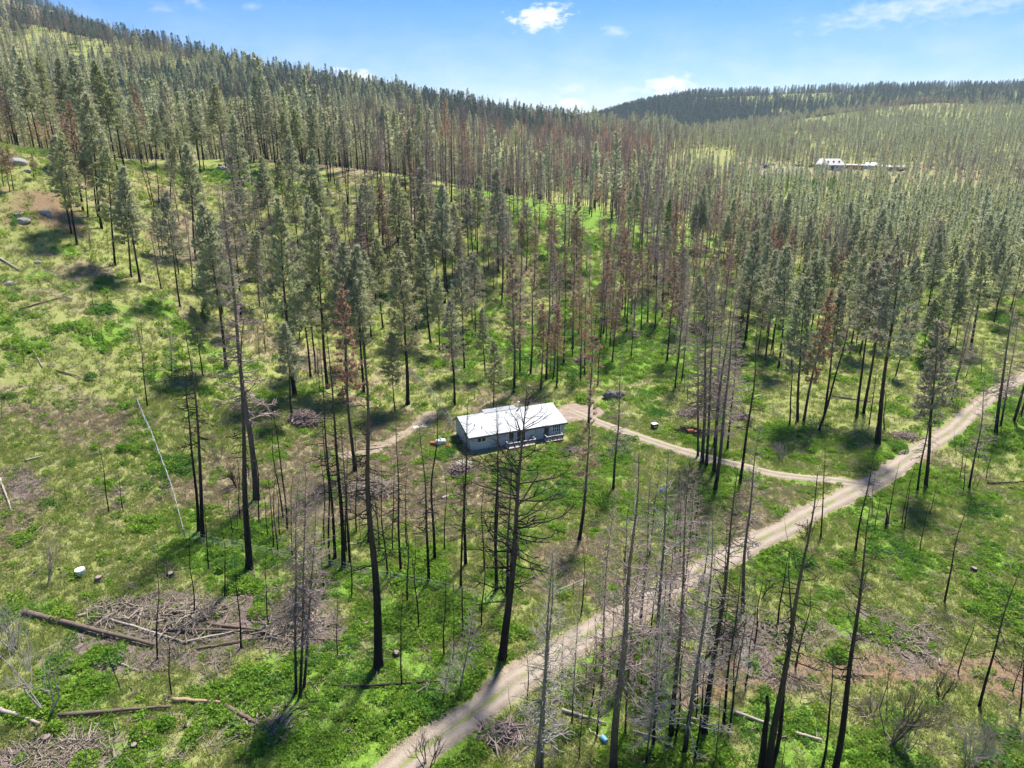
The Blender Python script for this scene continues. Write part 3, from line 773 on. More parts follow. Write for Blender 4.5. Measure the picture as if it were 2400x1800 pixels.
class MB:
    """collects boxes, tubes and prisms; build() links them as one mesh object"""
    def __init__(s): s.v = []; s.f = []
    def box(s, x0, x1, y0, y1, z0, z1):
        n = len(s.v); s.v += [(x, y, z) for z in (z0, z1) for (x, y) in ((x0, y0), (x1, y0), (x1, y1), (x0, y1))]
        s.f += [tuple(n + i for i in q) for q in ((0, 3, 2, 1), (4, 5, 6, 7), (0, 1, 5, 4), (1, 2, 6, 5), (2, 3, 7, 6), (3, 0, 4, 7))]; return s
    def prism(s, prof, ax, a, b):
        """profile of (p, q) pairs extruded along axis ax from a to b"""
        n = len(s.v); k = len(prof)
        for t in (a, b):
            for (p, q) in prof: s.v.append((t, p, q) if ax == 'x' else (p, t, q) if ax == 'y' else (p, q, t))
        s.f += [tuple(n + i for i in range(k)), tuple(n + k + i for i in reversed(range(k)))]
        s.f += [(n + i, n + k + i, n + k + (i + 1) % k, n + (i + 1) % k) for i in range(k)]; return s
    def tube(s, pts, rad, n=6, cap=True):
        V, Fq = tube(pts, rad, n); o = len(s.v); s.v += [tuple(v) for v in V]; s.f += [tuple(o + i for i in q) for q in Fq]
        if cap:
            s.f.append(tuple(o + i for i in reversed(range(n)))); m = len(V) - n; s.f.append(tuple(o + m + i for i in range(n)))
        return s
    def mesh(s, name, m, sm=False): return make_mesh(name, s.v, s.f, (m,), smooth_shade=sm)
    def build(s, name, m, parent=None, sm=False): return link(name, s.mesh(name, m, sm), parent)
def tube(pts, rad, n):
    pts = np.asarray(pts, float); k = len(pts); rad = np.broadcast_to(np.asarray(rad, float), (k,))
    d = np.gradient(pts, axis=0); d /= np.linalg.norm(d, axis=1)[:, None] + 1e-9
    ref = np.array((0, 0, 1.0)) if abs(d.mean(0)[2]) < 0.8 * np.linalg.norm(d.mean(0)) + 1e-9 else np.array((1.0, 0, 0))
    a = np.cross(d, ref); a /= np.linalg.norm(a, axis=1)[:, None] + 1e-9; b = np.cross(d, a)
    th = np.arange(n) * 2 * np.pi / n
    V = (pts[:, None] + rad[:, None, None] * (a[:, None] * np.cos(th)[None, :, None] + b[:, None] * np.sin(th)[None, :, None])).reshape(-1, 3)
    i = np.arange(k - 1)[:, None] * n; j = np.arange(n)[None]; jn = (j + 1) % n
    Fq = np.stack([i + j, i + jn, i + n + jn, i + n + j], -1).reshape(-1, 4)
    return V, Fq
def link(name, data, parent=None):
    o = bpy.data.objects.new(name, data); col.objects.link(o)
    if parent is not None: o.parent = parent
    return o
def tag(o, label=None, cat=None, group=None, kind=None):
    for k, v in (('label', label), ('category', cat), ('group', group), ('kind', kind)):
        if v: o[k] = v
    return o
def empty(name, loc, rz=0.0):
    o = bpy.data.objects.new(name, None); o.empty_display_size = 0.3; col.objects.link(o); o.location = loc; o.rotation_euler = (0, 0, rz); return o

# ------------------------------------------------------------------ materials
class NT:
    def __init__(s, name):
        s.m = bpy.data.materials.new(name); s.m.use_nodes = True; s.t = s.m.node_tree; s.n = s.t.nodes; s.l = s.t.links; s.n.clear()
        s.out = s.n.new('ShaderNodeOutputMaterial')
    def put(s, sock, v):
        if v is None: return
        if isinstance(v, (int, float)): sock.default_value = v
        elif isinstance(v, tuple): sock.default_value = v if len(v) == len(sock.default_value) else v + (1,)
        else: s.l.new(v, sock)
    def math(s, op, a, b=None, clamp=False):
        n = s.n.new('ShaderNodeMath'); n.operation = op; n.use_clamp = clamp; s.put(n.inputs[0], a); s.put(n.inputs[1], b); return n.outputs[0]
    def mix(s, f, a, b, mode='MIX'):
        n = s.n.new('ShaderNodeMixRGB'); n.blend_type = mode; s.put(n.inputs[0], f); s.put(n.inputs[1], a); s.put(n.inputs[2], b); return n.outputs[0]
    def noise(s, scale, detail=4, rough=.6, vec=None, which='Fac', dist=0):
        n = s.n.new('ShaderNodeTexNoise'); n.inputs['Scale'].default_value = scale; n.inputs['Detail'].default_value = detail; n.inputs['Roughness'].default_value = rough; n.inputs['Distortion'].default_value = dist
        if vec is not None: s.l.new(vec, n.inputs['Vector'])
        return n.outputs[which]
    def ramp(s, f, *st):
        n = s.n.new('ShaderNodeValToRGB'); e = n.color_ramp.elements
        while len(e) < len(st): e.new(0.5)
        for k, (p, c) in zip(e, st): k.position = p; k.color = (c + (1,)) if isinstance(c, tuple) else (c, c, c, 1)
        s.l.new(f, n.inputs[0]); return n.outputs[0]
    def coord(s, k='Object'):
        return s.n.new('ShaderNodeTexCoord').outputs[k]
    def geo(s, k='Position'): return s.n.new('ShaderNodeNewGeometry').outputs[k]
    def attr(s, name): 
        n = s.n.new('ShaderNodeAttribute'); n.attribute_name = name; return n
    def rnd(s): return s.n.new('ShaderNodeObjectInfo').outputs['Random']
    def bump(s, h, dist=.1, st=1.0):
        n = s.n.new('ShaderNodeBump'); n.inputs['Strength'].default_value = st; n.inputs['Distance'].default_value = dist; s.l.new(h, n.inputs['Height']); return n.outputs[0]
    def principled(s, c, rough=.8, spec=.2, metal=0, normal=None):
        n = s.n.new('ShaderNodeBsdfPrincipled'); s.put(n.inputs['Base Color'], c); s.put(n.inputs['Roughness'], rough); n.inputs['Specular IOR Level'].default_value = spec; s.put(n.inputs['Metallic'], metal)
        if normal is not None: s.l.new(normal, n.inputs['Normal'])
        s.l.new(n.outputs[0], s.out.inputs[0]); return s.m
    def leaf(s, c, tr=.35):
        d = s.n.new('ShaderNodeBsdfDiffuse'); t = s.n.new('ShaderNodeBsdfTranslucent'); s.put(d.inputs[0], c); s.put(t.inputs[0], c)
        m = s.n.new('ShaderNodeMixShader'); m.inputs[0].default_value = tr; s.l.new(d.outputs[0], m.inputs[1]); s.l.new(t.outputs[0], m.inputs[2]); s.l.new(m.outputs[0], s.out.inputs[0]); return s.m
def plain(name, c, rough=.7, spec=.25, metal=0, var=.25, scale=3.0, bump=0.0):
    k = NT(name); n = k.noise(scale, 5, .65, k.coord()); f = k.math('ADD', 1 - var / 2, k.math('MULTIPLY', n, var)); 
    cc = k.mix(1.0, c, f, 'MULTIPLY'); nm = k.bump(k.noise(scale * 6, 3, .6, k.coord()), bump) if bump else None
    return k.principled(cc, rough, spec, metal, nm)
def leafmat(name, cols, tr=.35, patch=None):
    """foliage: per-plant tint between the given colours, mottled through the plant"""
    k = NT(name); r = k.rnd(); c = k.ramp(r, *[(i / max(1, len(cols) - 1), cc) for i, cc in enumerate(cols)])
    n = k.noise(1.1, 3, .6, k.coord()); c = k.mix(1.0, c, k.ramp(n, (.3, .72), (.7, 1.3)), 'MULTIPLY')
    if patch: c = k.mix(k.ramp(k.noise(.35, 3, .6, k.coord()), (.48, 0.0), (.62, 1.0)), c, patch)
    return k.leaf(c, tr)
def bark(name, low, high, a, b, h0):
    """charred to about a..b of the stem, scaly bark above"""
    k = NT(name); co = k.coord(); sp = k.n.new('ShaderNodeSeparateXYZ'); k.l.new(co, sp.inputs[0])
    mp = k.n.new('ShaderNodeMapping'); mp.inputs['Scale'].default_value = (3, 3, .6); k.l.new(co, mp.inputs[0])
    n = k.noise(1.6, 6, .7, mp.outputs[0]); t = k.math('ADD', k.math('DIVIDE', sp.outputs[2], h0), k.math('MULTIPLY', k.math('SUBTRACT', n, .5), .5))
    t = k.math('ADD', t, k.math('MULTIPLY', k.math('SUBTRACT', k.rnd(), .5), .25))
    f = k.ramp(t, (a, 0.0), (b, 1.0)); hi = k.mix(k.noise(5, 4, .7, mp.outputs[0]), tuple(.45 * v for v in high), tuple(1.45 * v for v in high))
    return k.principled(k.mix(f, low, hi), .9, .15, 0, k.bump(n, .05))
MAT = {}
MAT['bark_burnt'] = bark('bark_burnt', (.014, .0125, .012), (.11, .085, .07), .25, .8, 25.0)
MAT['bark_pine'] = bark('bark_pine', (.014, .012, .011), (.085, .055, .04), .12, .45, 25.0)
MAT['bark_dead'] = bark('bark_dead', (.025, .021, .019), (.2, .155, .13), .08, .5, 25.0)
MAT['bark_pale'] = bark('bark_pale', (.02, .018, .017), (.2, .175, .155), .05, .35, 20.0)
MAT['twig_limb'] = plain('twig_limb', (.14, .11, .09), .9, .1, 0, .8, 1.2)
MAT['twig_burnt'] = plain('twig_burnt', (.03, .025, .022), .9, .1, 0, .9, 1.2)
MAT['twig_brown'] = plain('twig_brown', (.32, .245, .215), .9, .1, 0, .8, 1.0)
MAT['twig_pale'] = plain('twig_pale', (.36, .32, .28), .9, .1, 0, .7, 1.0)
MAT['needles_green'] = leafmat('needles_green', [(.38, .4, .24), (.44, .46, .275), (.49, .5, .315), (.42, .45, .215), (.5, .475, .27)], .55)
MAT['needles_olive'] = leafmat('needles_olive', [(.39, .4, .27), (.36, .39, .25), (.41, .38, .27)], .5, (.4, .33, .25))
MAT['needles_fir'] = leafmat('needles_fir', [(.17, .29, .06), (.21, .32, .08), (.14, .25, .07)], .5)
MAT['needles_dark'] = leafmat('needles_dark', [(.1, .155, .12), (.125, .185, .14), (.14, .19, .135)], .35)
MAT['needles_brown'] = leafmat('needles_brown', [(.42, .275, .19), (.48, .29, .18), (.41, .31, .24), (.47, .36, .23)], .5)
MAT['forb'] = leafmat('forb', [(.19, .36, .04), (.25, .42, .05), (.31, .45, .065), (.21, .35, .065)], .45)
MAT['forb_dark'] = leafmat('forb_dark', [(.12, .27, .04), (.15, .3, .05), (.13, .26, .06)], .45)
MAT['grass'] = leafmat('grass', [(.3, .375, .075), (.34, .4, .1), (.38, .4, .145), (.27, .365, .07), (.42, .4, .22)], .45)
MAT['grass_dry'] = leafmat('grass_dry', [(.46, .4, .25), (.4, .34, .2), (.5, .45, .3)], .4)
MAT['stick'] = plain('stick', (.33, .275, .21), .9, .1, 0, .9, .7)
MAT['log'] = plain('log', (.17, .125, .095), .9, .1, 0, 1.0, .8, .04)
MAT['log_pale'] = plain('log_pale', (.42, .36, .29), .9, .1, 0, .7, .8, .03)
MAT['log_burnt'] = plain('log_burnt', (.05, .04, .035), .9, .1, 0, 1.2, .7, .04)
MAT['cut_grey'] = plain('cut_grey', (.3, .25, .2), .9, .1, 0, .6, 4)
MAT['cut_wood'] = plain('cut_wood', (.4, .28, .17), .8, .15, 0, .4, 4)
MAT['rock'] = plain('rock', (.38, .35, .335), .9, .15, 0, 1.0, .8, .15)
MAT['rock_dark'] = plain('rock_dark', (.2, .18, .175), .9, .15, 0, 1.0, 1.5, .1)

# ------------------------------------------------------------------ ground sheet
def seg_dist(x, y, line):
    d = np.full(len(x), 1e9)
    for (a, b), (c, e) in zip(line[:-1], line[1:]):
        vx, vy = c - a, e - b; L = vx * vx + vy * vy + 1e-9
        t = np.clip(((x - a) * vx + (y - b) * vy) / L, 0, 1); d = np.minimum(d, np.hypot(x - a - t * vx, y - b - t * vy))
    return d
def idw(x, y, anchors, nval, power=3.0):
    """smooth field through scattered survey values, in log-distance so that far values spread wider"""
    A = np.array(anchors, float); pa = np.c_[np.arctan2(A[:, 0], A[:, 1] + 30), np.log(np.hypot(A[:, 0], A[:, 1] + 30))]
    out = np.zeros((len(x), nval))
    for i in range(0, len(x), 20000):
        q = np.c_[np.arctan2(x[i:i + 20000], y[i:i + 20000] + 30), np.log(np.hypot(x[i:i + 20000], y[i:i + 20000] + 30) + 1e-3)]
        d = ((q[:, None, 0] - pa[:, 0]) ** 2 + (q[:, None, 1] - pa[:, 1]) ** 2) + 1e-5
        w = d ** (-power / 2 - .5); out[i:i + 20000] = (w @ A[:, 2:2 + nval]) / w.sum(1)[:, None]
    return out
HYAW = math.atan2(HOUSE[1][1] - HOUSE[0][1], HOUSE[1][0] - HOUSE[0][0]); HL = 17.2
HX, HY = HOUSE[0]
def house_local(x, y):
    dx, dy = x - HX, y - HY; c, s = math.cos(HYAW), math.sin(HYAW); return dx * c + dy * s, -dx * s + dy * c
def dirt_field(x, y):
    w = (fbm(x, y, 4, 3, 31) - .5) * 2.2
    d = np.zeros(len(x))
    def put(line, r0, r1, k=1.0):
        np.maximum(d, k * (1 - smooth(r0, r1, seg_dist(x, y, line) + w)), out=d)
    put(ROAD, 1.3, 2.5, .8); put(DRIVE, .9, 1.9, .8); put(DIRT_PAD, 1.2, 4.5, .95); put(TRACK_LEFT, .6, 4.0, .62); put(TRACK_BACK, .8, 3.0, .5); put(BANK, .6, 2.4, .5); put(COMPOUND, 6, 14, .95)
    u, v = house_local(x, y); hd = np.maximum(np.maximum(-u, u - HL), np.maximum(-v, v - 9)); np.maximum(d, .6 * (1 - smooth(.2, 1.4, hd + w * .5)), out=d)
    return np.clip(d, 0, 1)
def ground_fields(x, y):
    """lush, dry, needle litter, slash, bare dirt (0..1)"""
    g = idw(x, y, GROUND_ANCHORS, 4)
    n1 = fbm(x, y, 5.5, 4, 3); n2 = fbm(x, y, 14, 4, 8); n3 = fbm(x, y, 2.2, 3, 12); n4 = fbm(x, y, 8, 4, 21)
    lush = smooth(.46, .88, g[:, 0] + (n1 - .5) * 1.25 + (n3 - .5) * .7); dry = smooth(.3, .72, g[:, 1] + (n2 - .5) * .9 + (n3 - .5) * .4)
    red = .85 * smooth(.45, .95, g[:, 2] + (n4 - .5) * .9 + (n3 - .5) * .5); sl = smooth(.4, .8, g[:, 3] + (n1 - .5) * .5 + (n4 - .5) * .7)
    d = dirt_field(x, y); sk = 1 - smooth(.8, 2.6, seg_dist(x, y, SKID) + (n3 - .5) * 2); red = np.maximum(red, sk)
    return lush * (1 - d) * (1 - sk), dry, red, sl, d
def ground_material():
    k = NT('meadow_ground'); A = k.attr('cover'); s = k.n.new('ShaderNodeSeparateColor'); k.l.new(A.outputs['Color'], s.inputs[0]); B = k.attr('bare')
    pos = k.geo(); n1 = k.noise(.9, 5, .65, pos); n2 = k.noise(3.5, 4, .7, pos); n3 = k.noise(.12, 4, .6, pos); n4 = k.noise(7, 3, .7, pos)
    grass = k.ramp(n1, (.28, (.19, .2, .07)), (.45, (.27, .295, .085)), (.6, (.33, .345, .12)), (.75, (.39, .35, .2)))
    grass = k.mix(k.ramp(n3, (.4, 0.0), (.65, .45)), grass, (.34, .355, .13))
    lush = k.ramp(n2, (.3, (.1, .195, .028)), (.5, (.18, .31, .045)), (.7, (.27, .4, .06)))
    dry = k.ramp(n1, (.3, (.2, .16, .085)), (.5, (.32, .27, .15)), (.7, (.4, .345, .22)))
    red = k.ramp(n2, (.3, (.16, .105, .06)), (.5, (.27, .185, .11)), (.7, (.36, .27, .165)))
    sl = k.ramp(n4, (.3, (.09, .065, .05)), (.5, (.21, .165, .14)), (.7, (.33, .28, .24)))
    dirt = k.ramp(n1, (.3, (.27, .205, .15)), (.55, (.38, .3, .23)), (.75, (.45, .37, .295)))
    def th(f, lo, hi): return k.ramp(k.math('ADD', f, k.math('MULTIPLY', k.math('SUBTRACT', n2, .5), .7)), (lo, 0.0), (hi, 1.0))
    c = k.mix(th(s.outputs[1], .3, .75), grass, dry); c = k.mix(th(s.outputs[2], .3, .75), c, red); c = k.mix(th(A.outputs['Alpha'], .3, .75), c, sl)
    c = k.mix(th(s.outputs[0], .32, .72), c, lush); c = k.mix(th(B.outputs['Fac'], .35, .7), c, dirt)
    return k.principled(c, .95, .05, 0, k.bump(k.math('ADD', n2, k.math('MULTIPLY', n1, .6)), .35, .8))
def spread(c, a, lo, hi, n):
    u0, u1 = math.asinh((lo - c) / a), math.asinh((hi - c) / a); return c + a * np.sinh(np.linspace(u0, u1, n))
gx = spread(15, 55, -9000, 9000, 560); gy = spread(80, 55, -400, 16000, 470)
X, Y = np.meshgrid(gx, gy); fx, fy = X.ravel(), Y.ravel(); Zg = height(fx, fy)
i = np.arange(len(gy) - 1)[:, None] * len(gx); j = np.arange(len(gx) - 1)[None]
Fg = np.stack([i + j, i + j + 1, i + len(gx) + j + 1, i + len(gx) + j], -1).reshape(-1, 4)
gme = make_mesh('ground', np.c_[fx, fy, Zg], Fg, (ground_material(),), smooth_shade=True)
lu, dr, rd, sl, dt = ground_fields(fx, fy)
at = gme.color_attributes.new('cover', 'FLOAT_COLOR', 'POINT'); at.data.foreach_set('color', np.c_[lu, dr, rd, sl].astype(np.float32).ravel())
at = gme.attributes.new('bare', 'FLOAT', 'POINT'); at.data.foreach_set('value', dt.astype(np.float32))
ground = tag(link('ground', gme), kind='structure')
# the sheet as built, for things that must touch it
def sheet(x, y):
    x = np.atleast_1d(np.asarray(x, float)); y = np.atleast_1d(np.asarray(y, float))
    a = np.clip(np.searchsorted(gx, x) - 1, 0, len(gx) - 2); b = np.clip(np.searchsorted(gy, y) - 1, 0, len(gy) - 2)
    u = (x - gx[a]) / (gx[a + 1] - gx[a]); v = (y - gy[b]) / (gy[b + 1] - gy[b]); Z = Zg.reshape(len(gy), len(gx))
    return (Z[b, a] * (1 - u) + Z[b, a + 1] * u) * (1 - v) + (Z[b + 1, a] * (1 - u) + Z[b + 1, a + 1] * u) * v
def gz(x, y): return float(sheet(x, y)[0])

# ------------------------------------------------------------------ dirt road, driveway, creek
def resample(line, step):
    p = np.array(line, float); d = np.r_[0, np.cumsum(np.hypot(*np.diff(p, axis=0).T))]
    t = np.arange(0, d[-1], step); q = np.c_[np.interp(t, d, p[:, 0]), np.interp(t, d, p[:, 1])]
    for _ in range(30): q[1:-1] = .5 * q[1:-1] + .25 * (q[:-2] + q[2:])
    return q
def ribbon(name, line, half, mat, lift, n=9, seed=0, camber=.06):
    q = resample(line, .7); d = np.gradient(q, axis=0); d /= np.linalg.norm(d, axis=1)[:, None]; nr = np.c_[-d[:, 1], d[:, 0]]
    s = np.linspace(-1, 1, n); V = []
    L = np.arange(len(q)) * .7
    for t in s:
        w = half * t * (1 + .16 * (fbm(L + 100 * (t > 0), L * 0 + seed, 3.0, 3, seed) - .5) * 2)
        p = q + nr * w[:, None]; z = sheet(p[:, 0], p[:, 1]) + lift + camber * (1 - t * t) - (.03 if abs(abs(t) - .5) < .15 else 0)
        if abs(t) == 1: z = z - .10
        V.append(np.c_[p, z])
    V = np.stack(V, 1).reshape(-1, 3); i = np.arange(len(q) - 1)[:, None] * n; j = np.arange(n - 1)[None]
    Fq = np.stack([i + j, i + n + j, i + n + j + 1, i + j + 1], -1).reshape(-1, 4)
    me = make_mesh(name, V, Fq, (mat,), smooth_shade=True)
    uv = np.tile(s, len(q)).astype(np.float32); a = me.attributes.new('across', 'FLOAT', 'POINT'); a.data.foreach_set('value', uv)
    return tag(link(name, me), kind='structure')
def road_material():
    k = NT('dirt_road'); pos = k.geo(); a = k.math('ABSOLUTE', k.attr('across').outputs['Fac']); n1 = k.noise(.7, 6, .7, pos); n2 = k.noise(5, 5, .7, pos)
    c = k.ramp(n1, (.3, (.21, .16, .11)), (.5, (.3, .24, .17)), (.7, (.38, .315, .235))); c = k.mix(.55, c, k.ramp(n2, (.3, (.2, .16, .125)), (.7, (.44, .375, .315))))
    trk = k.math('ABSOLUTE', k.math('SUBTRACT', a, .5)); c = k.mix(k.ramp(k.math('ADD', trk, k.math('MULTIPLY', k.math('SUBTRACT', k.noise(.5, 3, .6, pos), .5), .3)), (.08, .6), (.3, 0.0)), c, (.43, .36, .275))
    weed = k.math('ADD', k.math('MULTIPLY', k.math('SUBTRACT', .5, k.math('MULTIPLY', a, 2.6)), .55), k.math('SUBTRACT', k.noise(.45, 4, .6, pos), .5))
    edge = k.math('ADD', k.math('SUBTRACT', a, .92), k.math('MULTIPLY', k.math('SUBTRACT', k.noise(1.4, 4, .7, pos), .5), .9))
    c = k.mix(k.ramp(weed, (.1, 0.0), (.28, .85)), c, (.2, .25, .06)); c = k.mix(k.ramp(edge, (.0, 0.0), (.14, .85)), c, (.2, .19, .08))
    return k.principled(c, .95, .05, 0, k.bump(k.math('ADD', n1, n2), .08, .8))
rm = road_material()
ribbon('dirt_road', ROAD, 1.5, rm, .10, seed=1); ribbon('driveway', DRIVE, 1.3, rm, .075, seed=4)
k = NT('creek_bed'); pos = k.geo(); vn = k.n.new('ShaderNodeTexVoronoi'); vn.inputs['Scale'].default_value = 3.5; k.l.new(pos, vn.inputs['Vector'])
creek_m = k.principled(k.ramp(vn.outputs['Color'], (.2, (.1, .1, .1)), (.8, (.33, .32, .32))), .5, .5, 0, k.bump(vn.outputs['Distance'], .1))
for nme, ln in (('creek', CREEK1), ('creek', CREEK2)): ribbon(nme, ln, .65, creek_m, .05, n=5, seed=9, camber=-.08)

# ------------------------------------------------------------------ tree builders (each returns unit meshes that copies share)
class TB:
    """numpy soup: quads are split into triangles so one array holds everything"""
    def __init__(s): s.V = []; s.F = []; s.M = []; s.n = 0
    def add(s, V, F3, m=0): s.V.append(V); s.F.append(F3 + s.n); s.M.append(np.full(len(F3), m)); s.n += len(V)
    def tube(s, pts, rad, n, m=0):
        V, q = tube(pts, rad, n); s.add(V, np.concatenate([q[:, [0, 1, 2]], q[:, [0, 2, 3]]]), m)
    def blades(s, c, d, ln, wd, rng, m=1):
        """narrow triangles from c along d"""
        r = rng.normal(size=c.shape); p = np.cross(d, r); p /= np.linalg.norm(p, axis=1)[:, None] + 1e-9
        V = np.stack([c - p * wd[:, None] / 2, c + p * wd[:, None] / 2, c + d * ln[:, None]], 1).reshape(-1, 3)
        s.add(V, np.arange(len(V)).reshape(-1, 3), m)
    def mesh(s, name, mats, sm=False): return make_mesh(name, np.concatenate(s.V), np.concatenate(s.F), mats, np.concatenate(s.M), sm)
def unit(v): return v / (np.linalg.norm(v, axis=-1, keepdims=True) + 1e-9)
def stem_path(h, rng, bend=.012, k=14):
    t = np.linspace(0, 1, k); ph = rng.uniform(0, 6.28, 4); a = bend * h
    return np.c_[a * (np.sin(t * 5 + ph[0]) - np.sin(ph[0])) * .6 + a * .5 * np.sin(t * 11 + ph[1]) * t, a * (np.sin(t * 4 + ph[2]) - np.sin(ph[2])) * .6 + a * .5 * np.sin(t * 9 + ph[3]) * t, t * h]
def trunk_mesh(name, h, r0, mat, rng, n=8, tip=.08, bend=.012):
    p = stem_path(h, rng, bend); t = np.linspace(0, 1, len(p)); r = r0 * ((1 - t) ** 1.05 * (1 - tip) + tip); r[0] *= 1.45; 
    q = np.insert(p, 1, p[0] * .6 + p[1] * .4, 0); rr = np.insert(r, 1, r0 * 1.04); q[0, 2] -= .5
    b = TB(); b.tube(q, rr, n); return b.mesh(name, (mat,), True), p
def on_stem(p, z):
    return np.array([np.interp(z, p[:, 2], p[:, 0]), np.interp(z, p[:, 2], p[:, 1]), z])
def branch_curve(o, az, el0, L, bow, k=5):
    t = np.linspace(0, 1, k); e = el0 + bow * t; dl = L / (k - 1)
    d = np.c_[np.cos(e) * math.cos(az), np.cos(e) * math.sin(az), np.sin(e)]; return o + np.r_[np.zeros((1, 3)), np.cumsum(d[:-1] * dl, 0)]
def bare_crown(name, h, p, rng, n, start, lmax, mats, el=(-.25, .5), bow=(-.15, .45), twigs=4, thick=.035, prof=None, top_thin=.25, split=False):
    """bare limbs with side twigs; with split each limb comes back as a mesh of its own"""
    parts = []; b = TB()
    for i in range(n):
        t = start + (1 - start) * ((i + rng.uniform()) / n) ** .9; f = (t - start) / (1 - start)
        L = lmax * (prof(f) if prof else (top_thin + (1 - top_thin) * (1 - f) ** .8)) * rng.uniform(.45, 1.15)
        if rng.uniform() < .12: L *= .35
        a = rng.uniform(0, 6.28); o = on_stem(p, t * h); e0 = np.interp(f, [0, 1], el) + rng.normal() * .18
        c = branch_curve(o, a, e0, L, rng.uniform(*bow), 5); c[1:] += rng.normal(size=(4, 3)) * L * .03
        r = thick * (.35 + .65 * (1 - f)) * min(1.3, .5 + L / lmax)
        if split: b = TB()
        b.tube(c, np.linspace(r, r * .3, 5), 4 if split else 3)
        for w in range(rng.poisson(twigs * L / lmax) if twigs else 0):
            u = rng.uniform(.25, 1); q = np.array([np.interp(u, np.linspace(0, 1, 5), c[:, m]) for m in range(3)]); dd = unit(c[-1] - c[0])
            sd = unit(np.cross(dd, rng.normal(size=3))); tl = L * rng.uniform(.15, .42) * (1.15 - .5 * u)
            e = q + unit(dd * .75 + sd * .75 + np.array((0, 0, rng.uniform(-.15, .3)))) * tl; mid = (q + e) / 2 + rng.normal(size=3) * tl * .07
            b.tube(np.array([q, mid, e]), np.array([r * .5, r * .38, r * .18]), 3)
        if split: parts.append(b.mesh(name, mats))
    return parts if split else b.mesh(name, mats)
def pine_crown(name, h, p, rng, n, start, lmax, mats, fill=1.0, size=.62, el=(-.18, .75), prof=None, tufts=13, blades=4, wd=.13, stick=.03):
    """limbs carrying tufts of needles towards their ends"""
    b = TB(); C = []; D = []
    for i in range(n):
        t = start + (1 - start) * (i + rng.uniform()) / n; f = (t - start) / (1 - start)
        L = lmax * (prof(f) if prof else min(1, .55 + f * 2.2) * (1 - f) ** .62 + .06) * rng.uniform(.6, 1.15)
        a = i * 2.4 + rng.normal() * .5; o = on_stem(p, min(t, .995) * h); e0 = np.interp(f, [0, 1], el) + rng.normal() * .15
        c = branch_curve(o, a, e0, L, rng.uniform(.1, .5), 4); b.tube(c, np.linspace(stick * (1.2 - f), .006, 4), 3, 0)
        if rng.uniform() > fill * min(1, .4 + f * 3.5): continue
        m = max(3, int(tufts * (L / lmax) + 2)); u = rng.uniform(.3, 1.05, m) ** .8
        q = np.stack([np.interp(u, np.linspace(0, 1, 4), c[:, j]) for j in range(3)], 1) + rng.normal(size=(m, 3)) * np.array((.16, .16, .1)) * L * .6
        dd = unit(c[-1] - c[0])[None] + rng.normal(size=(m, 3)) * .55 + np.array((0, 0, .55)); C.append(q); D.append(unit(dd))
    if C:
        C = np.concatenate(C); D = np.concatenate(D); C = np.repeat(C, blades, 0); D = unit(np.repeat(D, blades, 0) + rng.normal(size=(len(C), 3)) * .6)
        b.blades(C - D * size * .25, D, size * rng.uniform(.6, 1.3, len(C)), wd * rng.uniform(.7, 1.5, len(C)), rng, 1)
    return b.mesh(name, mats)
